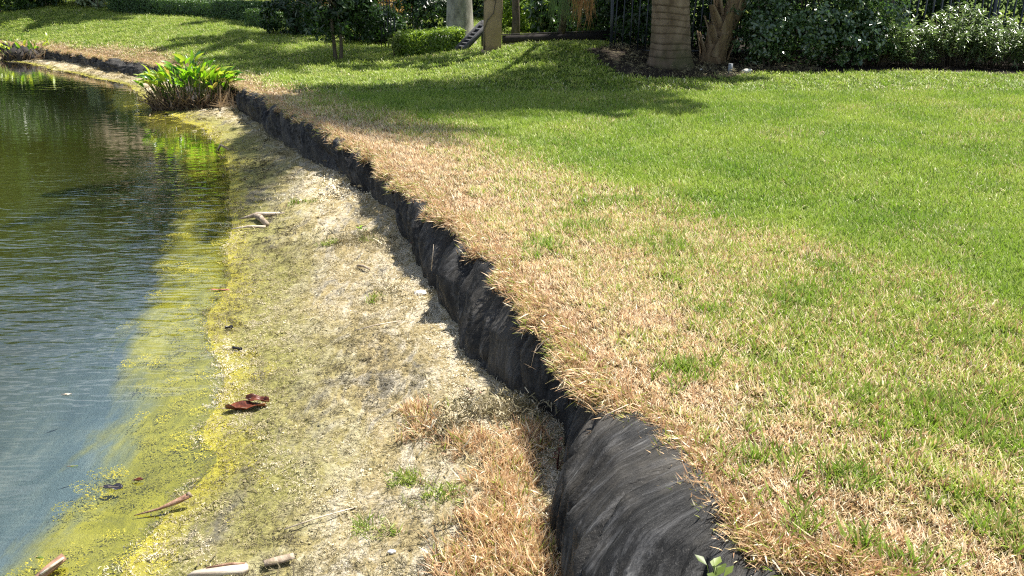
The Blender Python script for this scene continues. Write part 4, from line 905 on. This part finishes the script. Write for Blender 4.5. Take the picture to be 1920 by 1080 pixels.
# black stakes also: pipe stub and rock in the mulch
p = P_(1368, 136, .05); t = thing('pipe_stub', 'short grey pipe stub standing in the mulch beside the white rock', 'pipe', p)
b = MB(); b.tube([(0, 0, -.05), (.004, 0, .06), (.010, 0, .155)], .034, 14); b.build('tube', M['pvc'], t, True)
def stone(name, label, loc, s, mat, seed, sub=2):
    import bmesh
    bm_ = bmesh.new(); bmesh.ops.create_icosphere(bm_, subdivisions=sub, radius=1); r = random.Random(seed); o3 = Vector((r.random(), r.random(), r.random())) * 9
    from mathutils import noise
    for v_ in bm_.verts:
        q = v_.co * 1.3 + o3; v_.co *= 1 + .28 * noise.noise(q) + .12 * noise.noise(q * 3); v_.co = Vector((v_.co.x * s[0], v_.co.y * s[1], v_.co.z * s[2]))
    me = bpy.data.meshes.new(name); bm_.to_mesh(me); bm_.free(); me.materials.append(M[mat]); return tag(obj(name, me, None, loc), label, 'stone' if mat == 'rock' else 'shell')
p = P_(1400, 138, .03); stone('pale_rock', 'pale rounded rock on the mulch edge beside the grey pipe stub', (p[0], p[1], p[2] + .03), (.085, .05, .045), 'rock', 4, 3)
p = P_(1314, 131, .05); stone('small_rock', 'tiny white stone in the mulch between the two palm trunks', (p[0], p[1], p[2] + .012), (.022, .02, .018), 'rock', 5)
# dry leaves on the mulch
X = rng.uniform(.9, 5.0, 900); Y = rng.uniform(14, 17, 900); k_ = inpoly(MULCH, X, Y); X, Y = X[k_], Y[k_]; Z = ground(X, Y)[0]; m = len(X)
scatter('mulch_litter', 'dry leaves and chips lying on the mulch bed', np.stack([X, Y, Z + .01], 1), np.stack([rng.normal(0, .4, m), rng.normal(0, .4, m), rng.uniform(0, 6, m)], 1), rng.uniform(1.2, 3.0, m), FIB, {'tint': rng.uniform(0, .5, m)})
# beige house beyond the pond, seen only mirrored in the water
t = thing('house', 'beige house with tiled roof beyond the trees, mirrored in the pond', 'house', (-19, 53, .3))
b = MB(); b.box((0, 0, 3.2), (17, 8, 6.4)); b.build('wall', M['house_wall'], t)
b = MB(); b.add([(-9.2, -4.8, 6.4), (9.2, -4.8, 6.4), (9.2, 4.8, 6.4), (-9.2, 4.8, 6.4), (-5.5, 0, 9.2), (5.5, 0, 9.2)], [(0, 1, 5, 4), (1, 2, 5), (2, 3, 4, 5), (3, 0, 4), (0, 3, 2, 1)]); b.build('roof', M['house_roof'], t)
for x in (-6, -2, 2, 6):
    for z in (1.7, 4.7):
        b = MB(); b.box((x, -4.03, z), (1.5, .06, 1.6)); f_ = b.build('window', M['shell'], t); b = MB(); b.box((x, -4.07, z), (1.3, .04, 1.4)); b.build('pane', M['glass'], f_)

# ------------------------------------------------------------------ the water plants
def lance(L_, W_, seed, bend=.5):
    r = random.Random(seed); V = []; F = []; n = 7
    for i in range(n):
        t = i / (n - 1); w_ = W_ * math.sin(math.pi * t ** .8) ** .8 * .5 if 0 < i < n - 1 else .002
        z = L_ * (t - .25 * bend * t * t); y = L_ * bend * .55 * t * t
        V += [(-w_, y - w_ * .35, z), (0, y, z), (w_, y - w_ * .35, z)]
    for i in range(n - 1):
        for j in range(2): F.append((3 * i + j, 3 * i + j + 1, 3 * i + j + 4, 3 * i + j + 3))
    return V, F
LM = {}
for mt in ('clump_green', 'clump_lime', 'clump_dark', 'clump_yellow'):
    LM[mt] = []
    for s in range(3):
        V, F = lance(.24 + .04 * s, .068 + .012 * s, s, .35 + .3 * s); LM[mt].append(mesh_np('leaf', V, F, M[mt], {'br': [.2 + .3 * s] * len(V)}, smooth=True))
def water_plant(label, loc, rx, ry, h, nl, nstalk, seed, lime=.3, yel=.05, right_dead=0):
    r = random.Random(seed); t = thing('water_plant', label, 'water plant', loc)
    st = MB(); dead = MB()
    for i in range(nl):
        a = r.uniform(0, 6.283); q = math.sqrt(r.random()); x = math.cos(a) * q; y = math.sin(a) * q
        hh = h * (1 - .42 * q * q) * r.uniform(.55, 1.0) * (1.0 - .22 * abs(x)) ; out = Vector((x, y * .6, 0)); lx = rx * x; ly = ry * y
        base = Vector((lx * .62, ly * .62, 0)); tip = Vector((lx, ly, max(hh * .82, h * r.uniform(.34, .55)) - .05)) + Vector((r.uniform(-.04, .04), r.uniform(-.04, .04), 0))
        if i % 2 == 0: st.tube([base, base.lerp(tip, .5) + out * .02, tip], [.010, .008, .005], 4, cap=False)
        u = r.random(); mt = 'clump_lime' if u < lime else 'clump_yellow' if u < lime + yel else 'clump_dark' if u < lime + yel + .17 else 'clump_green'
        o = obj('leaf', r.choice(LM[mt]), t, tip, (r.uniform(-.5, .35) , r.uniform(-.5, .5), math.atan2(y, x) - math.pi / 2 + r.uniform(-.9, .9)), r.uniform(.45, .88))
        o.rotation_euler = Euler((-.95 * q * r.random() + r.uniform(-.55, .35), r.uniform(-.75, .75), math.atan2(y, x) - math.pi / 2 + r.uniform(-.8, .8)))
    st.build('stems', M['redtwig'] if False else M['weed'], t, True)
    V = []; F = []; br = []
    for i in range(nstalk):
        a = r.uniform(0, 6.283); q = math.sqrt(r.random()); x = math.cos(a) * q * rx * 1.02; y = math.sin(a) * q * ry; l = r.uniform(.12, .42) * h / 1.0; le = r.gauss(0, .55) + x / rx * .18; ly = r.gauss(0, .5)
        w_ = r.uniform(.003, .017); o = len(V); k = r.random() ** 3.5; z0 = r.uniform(-.06, .04)
        p0 = Vector((x * .9, y * .9, z0)); d = Vector((le, ly, 1)).normalized(); bd = Vector((r.gauss(0, .05), r.gauss(0, .05), -.04))
        s_ = Vector((r.uniform(-1, 1), r.uniform(-1, 1), 0)).normalized() * w_
        V += [p0 - s_, p0 + s_, p0 + d * l * .5 + s_, p0 + d * l * .5 - s_, p0 + d * l + bd + s_ * .5, p0 + d * l + bd - s_ * .5]; F += [(o, o + 1, o + 2, o + 3), (o + 3, o + 2, o + 4, o + 5)]; br += [k] * 6
    for i in range(right_dead):
        x = rx * (.75 + r.uniform(-.1, .55)); y = r.gauss(0, ry * .6); l = r.uniform(.12, .35); an = r.gauss(.8, .6); o = len(V); w_ = r.uniform(.004, .012)
        p0 = Vector((x, y, r.uniform(.0, .10))); d = Vector((math.sin(an) * r.choice((1, 1, -1)), r.gauss(0, .4), abs(math.cos(an)))).normalized(); s_ = d.cross(Vector((0, 1, .2))).normalized() * w_
        V += [p0 - s_, p0 + s_, p0 + d * l * .5 + s_, p0 + d * l * .5 - s_, p0 + d * l + s_ * .3, p0 + d * l - s_ * .3]; F += [(o, o + 1, o + 2, o + 3), (o + 3, o + 2, o + 4, o + 5)]; br += [r.uniform(.5, 1)] * 6
    sk = obj('dead_stalks', mesh_np('dead_stalks', V, F, M['stalk'], {'br': br}), t); sk['kind'] = 'stuff'
    mb = MB()
    for j in range(9):
        a = 6.283 * j / 9; mb.tube([(math.cos(a) * rx * .8, math.sin(a) * ry * .7, -.12), (math.cos(a) * rx * .45, math.sin(a) * ry * .45, .12), (0, 0, .22)], [.10, .12, .10], 7, .3)
    mb.build('root_mound', M['darkboard'], t, True); return t
wp = at(352, 208, -.5); water_plant('big clump of lime green lance leaved water plants with brown stalks', (wp[0], wp[1] + .28, -.47), .72, .42, 1.0, 290, 1900, 5, right_dead=160)
wp = at(50, 112, -.48); water_plant('small half dead clump of water plants at the far left bank', (wp[0] - .15, wp[1] + .1, -.47), .62, .3, .66, 34, 420, 8, .5, .1, 40)
wp = at(95, 108, -.48)
t = thing('water_plant', 'single tall yellow green water plant stem right of the small clump', 'water plant', (wp[0] - .02, wp[1], -.47))
b = MB(); b.tube([(0, 0, -.05), (-.03, 0, .25), (.02, 0, .45)], [.012, .010, .006], 5); b.build('stem', M['weed'], t, True)
for (x, z, s, rz_) in ((.0, .40, 1.0, .8), (.02, .30, .8, 2.6), (-.03, .18, .8, -.7), (.03, .1, .6, 3.6)): obj('leaf', LM['clump_lime'][int(z * 10) % 3], t, (x, 0, z), (-.2, .2, rz_), s)

# ------------------------------------------------------------------ driftwood, dead leaves and shells
def put(name, label, cat, px, py, z, pts_, rad, mat, rz=0, dz=0.01, n=8, jit=.25, part=None):
    p = on(px, py, z); t = thing(name, label, cat, (p[0], p[1], max(p[2], -.5) + dz), rz); b = MB(); b.tube(pts_, rad, n, jit); b.build(part or 'wood', M[mat], t, True); return t
t = put('driftwood', 'forked grey driftwood branch lying on the shore by the algae', 'driftwood', 482, 415, -.45, [(.13, -.16, .012), (.04, -.02, .035), (-.03, .05, .04), (-.08, .06, .025), (-.17, .055, .008)], [.024, .028, .022, .014, .003], 'drift', 0, .0)
b = MB(); b.tube([(-.02, .05, .05), (.12, .12, .035), (.26, .22, .02)], [.020, .018, .008], 7, .3); b.build('fork', M['driftpale'], t, True)
b = MB(); b.tube([(.12, -.18, .0), (-.02, -.20, .01), (-.16, -.23, -.005)], [.014, .012, .004], 6, .3); b.build('twig', M['driftpale'], t, True)
t = put('driftwood', 'small broken branch with two prongs on the far shadow striped shore', 'driftwood', 415, 285, -.48, [(-.04, 0, .0), (.0, .0, .07), (.05, .0, .04), (.10, -.02, .01)], [.014, .016, .012, .008], 'drift')
put('driftwood', 'short pale stick in the middle of the shore', 'driftwood', 682, 506, -.42, [(-.05, .03, .012), (.0, .0, .02), (.05, -.05, .012)], [.008, .009, .008], 'drift')
t = put('driftwood', 'tapering brown stick half in the water beside the algae', 'driftwood', 325, 958, -.49, [(.06, .03, .045), (.02, .01, .03), (-.05, -.015, .01), (-.15, -.03, -.012)], [.013, .011, .006, .002], 'redwood')
b = MB(); b.tube([(.058, .029, .044), (.068, .034, .049)], [.0135, .011], 8, .5); b.build('broken_end', M['drift'], t)
# pale split board and bark at the bottom edge
p = on(415, 1073, -.48); t = thing('wood_board', 'pale split board lying at the bottom edge of the shore', 'board', (p[0], p[1], p[2] + .012), R(6))
b = MB(); b.add([(-.11, -.035, -.01), (.085, -.032, -.01), (.10, -.01, -.01), (.09, .012, -.01), (.02, .010, -.01), (-.09, -.012, -.01), (-.11, -.035, .012), (.085, -.032, .016), (.10, -.01, .016), (.09, .012, .015), (.02, .010, .016), (-.09, -.012, .012)], [(5, 4, 3, 2, 1, 0), (6, 7, 8, 9, 10, 11)] + [(i, (i + 1) % 6, (i + 1) % 6 + 6, i + 6) for i in range(6)]); b.build('plank', M['driftpale'], t)
b = MB(); b.tube([(-.05, -.004, .014), (.03, .008, .018), (.085, .006, .016)], [.003, .005, .003], 6, .6); b.build('splinter', M['redwood'], t, True)
p = on(524, 1060, -.48); t = thing('bark_piece', 'curled dark bark piece right of the pale split board', 'bark', (p[0], p[1], p[2] + .01), R(25))
V = []; F = []
for i in range(6):
    for j in range(5): a = -1.1 + j * .55; V.append(((i - 2.5) * .022, math.sin(a) * .022 * (1 - abs(i - 2.5) * .13), math.cos(a) * .022))
for i in range(5):
    for j in range(4): F.append((i * 5 + j, i * 5 + j + 1, i * 5 + j + 6, i * 5 + j + 5))
o = obj('curl', mesh_np('curl', V, F, M['drift'], smooth=True), t); sd_ = o.modifiers.new('thick', 'SOLIDIFY'); sd_.thickness = .004
p = at(98, 1066, -.49); t = thing('driftwood', 'reddish split wood tip rising from the water at the bottom left', 'driftwood', (p[0], p[1], -.50), R(-35))
b = MB(); b.tube([(0, -.10, -.02), (0, -.02, .015), (0, .05, .03)], [.020, .020, .015], 6, .5); b.build('wood', M['redwood'], t)
b = MB(); b.tube([(.012, -.05, .02), (.016, .04, .04)], [.007, .005], 5, .4); b.build('splinter', M['driftpale'], t)
# leaves
def curled(name, label, px, py, z, L_, W_, mat, rz, curl=.5, dz=.004, seed=1, tilt=0, over=None):
    p = on(px, py, z); r = random.Random(seed); V = []; F = []; n, m = 12, 7
    for i in range(n):
        t_ = i / (n - 1); ww = W_ * math.sin(math.pi * (.06 + .9 * t_)) ** .7
        for j in range(m):
            a = (j - 3) / 3; V.append(((t_ - .5) * L_, a * ww * .5 * (1 - .25 * curl), abs(a) ** 1.5 * curl * W_ * .45 + r.uniform(-1, 1) * W_ * .07 + math.sin(t_ * 7 + a * 2 + seed) * W_ * .12))
    for i in range(n - 1):
        for j in range(m - 1): F.append((i * m + j, i * m + j + 1, (i + 1) * m + j + 1, (i + 1) * m + j))
    t = thing(name, label, 'leaf', (p[0], p[1], max(p[2], -.5) + dz), rz); o = obj('blade', mesh_np('blade', V, F, M[mat], smooth=True), t, rot=(tilt, 0, 0)); s_ = o.modifiers.new('thick', 'SOLIDIFY'); s_.thickness = .0012
    b = MB(); b.tube([(-L_ * .72, 0, .002), (-L_ * .45, 0, .001), (L_ * .3, 0, .002)], [.0015, .0022, .001], 5); b.build('midrib', M['drift'], t); return t
t = curled('dead_leaf', 'large rust red dead leaf curled on the algae covered shore', 462, 768, -.49, .20, .085, 'redleaf', R(6), .45, .010, 3, -.12)
curled('dead_leaf', 'small curled brown leaf resting on the large rust red leaf', 484, 760, -.49, .13, .055, 'redleaf', R(-14), .6, .030, 5, .25)
curled('dead_leaf', 'thin red leaf floating on the algae in mid shore', 413, 546, -.5, .13, .022, 'pinkleaf', R(-2), .3, .004, 6)
curled('dead_leaf', 'sunken black leaf at the water edge near the tapering stick', 215, 929, -.5, .085, .045, 'darkleaf', R(-3), .2, .003, 7)
curled('dead_leaf', 'small dark red curled leaf beside the sunken black leaf', 262, 915, -.5, .04, .022, 'redleaf', R(5), .9, .006, 8)
curled('dead_leaf', 'pale leaf floating on open water', 135, 788, -.5, .045, .016, 'paleleaf', R(4), .2, .003, 9)
curled('dead_leaf', 'narrow green leaf floating near the bottom left water', 78, 1062, -.5, .030, .009, 'clump_green', R(-10), .2, .003, 10)
curled('dead_leaf', 'narrow yellow green leaf floating left of the black leaf', 143, 903, -.5, .038, .008, 'clump_lime', R(8), .2, .003, 11)
curled('dead_leaf', 'dark curled leaf on the algae shore above the rust red leaf', 445, 657, -.49, .07, .03, 'darkleaf', R(-20), .9, .006, 12)
curled('dead_leaf', 'black and cream crumpled leaf beside the algae edge', 430, 618, -.49, .05, .035, 'darkleaf', R(10), 1.0, .006, 13)
p = on(788, 552, -.42); stone('shell_fragment', 'pale jagged shell fragment lying close to the liner foot', (p[0], p[1], p[2] + .01), (.045, .03, .018), 'shell', 31)
p = on(735, 1037, -.44); stone('shell_fragment', 'white shell fragment on the shore near the bottom edge', (p[0], p[1], p[2] + .006), (.016, .010, .008), 'shell', 33)
p = on(330, 948, -.49)
put('dry_stem', 'long pale dry stem lying toward the liner in mid shore', 'stem', 705, 618, -.42, [(-.12, -.06, .008), (0, .0, .02), (.14, .09, .012)], [.003, .004, .003], 'driftpale', n=6)
put('dry_stem', 'long thin straw lying across the near shore', 'stem', 600, 975, -.45, [(-.12, -.09, .008), (0, -.02, .015), (.14, .06, .012)], [.0022, .003, .002], 'driftpale', n=6)
# stalks lying against the liner
for (px, py, z, lb, pts_, mt) in ((818, 478, -.2, 'pale grass stalk hanging down the liner face', [(0, 0, -.09), (.01, .0, 0), (.02, .0, .09)], 'driftpale'), (850, 455, -.2, 'second pale stalk lying on the liner just right of the first', [(0, 0, -.07), (.012, 0, .0), (.02, 0, .07)], 'driftpale')):
    p = at(px, py, z); t = thing('grass_stalk', lb, 'stalk', (p[0] - .03, p[1] - .06, p[2])); b = MB(); b.tube(pts_, [.0025, .003, .002], 5); b.build('stalk', M[mt], t)
for (px, py, z, lb, pts_) in ((1262, 905, -.08, 'dried grass runner drooping over the near bulge of the liner', [(.16, .05, .09), (.08, .02, .075), (.0, 0, .04), (-.05, -.02, -.02), (-.07, -.03, -.10)]), (1010, 655, -.06, 'bent straw runner hanging over the middle of the liner', [(.10, .04, .06), (.03, .01, .04), (-.02, -.01, -.01), (-.035, -.02, -.08)]), (1120, 800, -.06, 'straw runner hanging beside the liner seam', [(.12, .03, .08), (.03, .0, .05), (-.02, -.02, -.01), (-.03, -.03, -.07)]), (1235, 960, -.12, 'short reddish runner tip reaching out over the near liner', [(.20, .06, .10), (.10, .03, .09), (.0, 0, .06), (-.08, -.01, .04)])):
    p = at(px, py, z); t = thing('grass_runner', lb, 'grass runner', p); b = MB(); b.tube(pts_, [.0022] * (len(pts_) - 1) + [.001], 5); b.build('stem', M['driftpale'], t)
    b = MB(); V = []; F = []; br = []; r = random.Random(int(px))
    for q in pts_[1:]:
        for _ in range(4):
            d = Vector((r.uniform(-1, .4), r.uniform(-.6, .6), r.uniform(-.6, .7))).normalized() * r.uniform(.02, .05); s_ = d.cross(Vector((0, .3, 1))).normalized() * .0022; o = len(V); q_ = Vector(q); V += [q_ - s_, q_ + s_, q_ + d]; F.append((o, o + 1, o + 2)); br += [r.random()] * 3
    lo = obj('blades', mesh_np('blades', V, F, M['stalk'], {'br': br}), t); lo['kind'] = 'stuff'
# little plants rooted in the shore and the liner gap
def weed(label, px, py, z, h, nl, mat, leaf, seed, stem='redtwig', dz=0):
    r = random.Random(seed); p = on(px, py, z) if z < -.3 else at(px, py, z); t = thing('small_weed', label, 'weed', (p[0], p[1], p[2] + dz)); b = MB(); V = []; F = []; br = []
    for i in range(nl):
        a = r.uniform(0, 6.283); tip = Vector((math.cos(a) * h * .35 * r.random(), math.sin(a) * h * .35 * r.random(), h * r.uniform(.35, 1))); b.tube([(0, 0, -.01), tip * .5 + Vector((0, 0, .01)), tip], [.0022, .0018, .001], 4, cap=False)
        d = Vector((math.cos(a + r.uniform(-.6, .6)), math.sin(a), r.uniform(0, .7))).normalized(); s_ = d.cross(Vector((0, 0, 1))).normalized() * leaf * .28; o = len(V)
        V += [tip, tip + d * leaf * .5 + s_ + Vector((0, 0, .004)), tip + d * leaf, tip + d * leaf * .5 - s_ + Vector((0, 0, .004))]; F += [(o, o + 1, o + 2), (o, o + 2, o + 3)]; br += [r.random()] * 4
    b.build('stems', M[stem], t); obj('leaves', mesh_np('leaves', V, F, M[mat], {'br': br}), t)
weed('green sprout with upright leaves in the middle of the shore', 676, 446, -.42, .09, 5, 'clump_green', .05, 3, 'weed')
weed('dark bare stalk standing in the dead grass on the shore', 800, 790, -.40, .13, 4, 'redtwig', .02, 4)
weed('second dark stalk in the dead grass nearer the liner', 893, 765, -.38, .10, 4, 'redtwig', .02, 5)
weed('pinkish red twig plant against the liner foot', 782, 475, -.40, .11, 9, 'redtwig', .03, 6)
weed('small red brown twig at the liner seam by the dead grass', 1045, 880, -.38, .13, 6, 'redtwig', .025, 7)
weed('green leafy weed growing below the fringe at the bottom edge', 1338, 1058, .02, .11, 8, 'weed', .045, 8, 'weed', -.10)
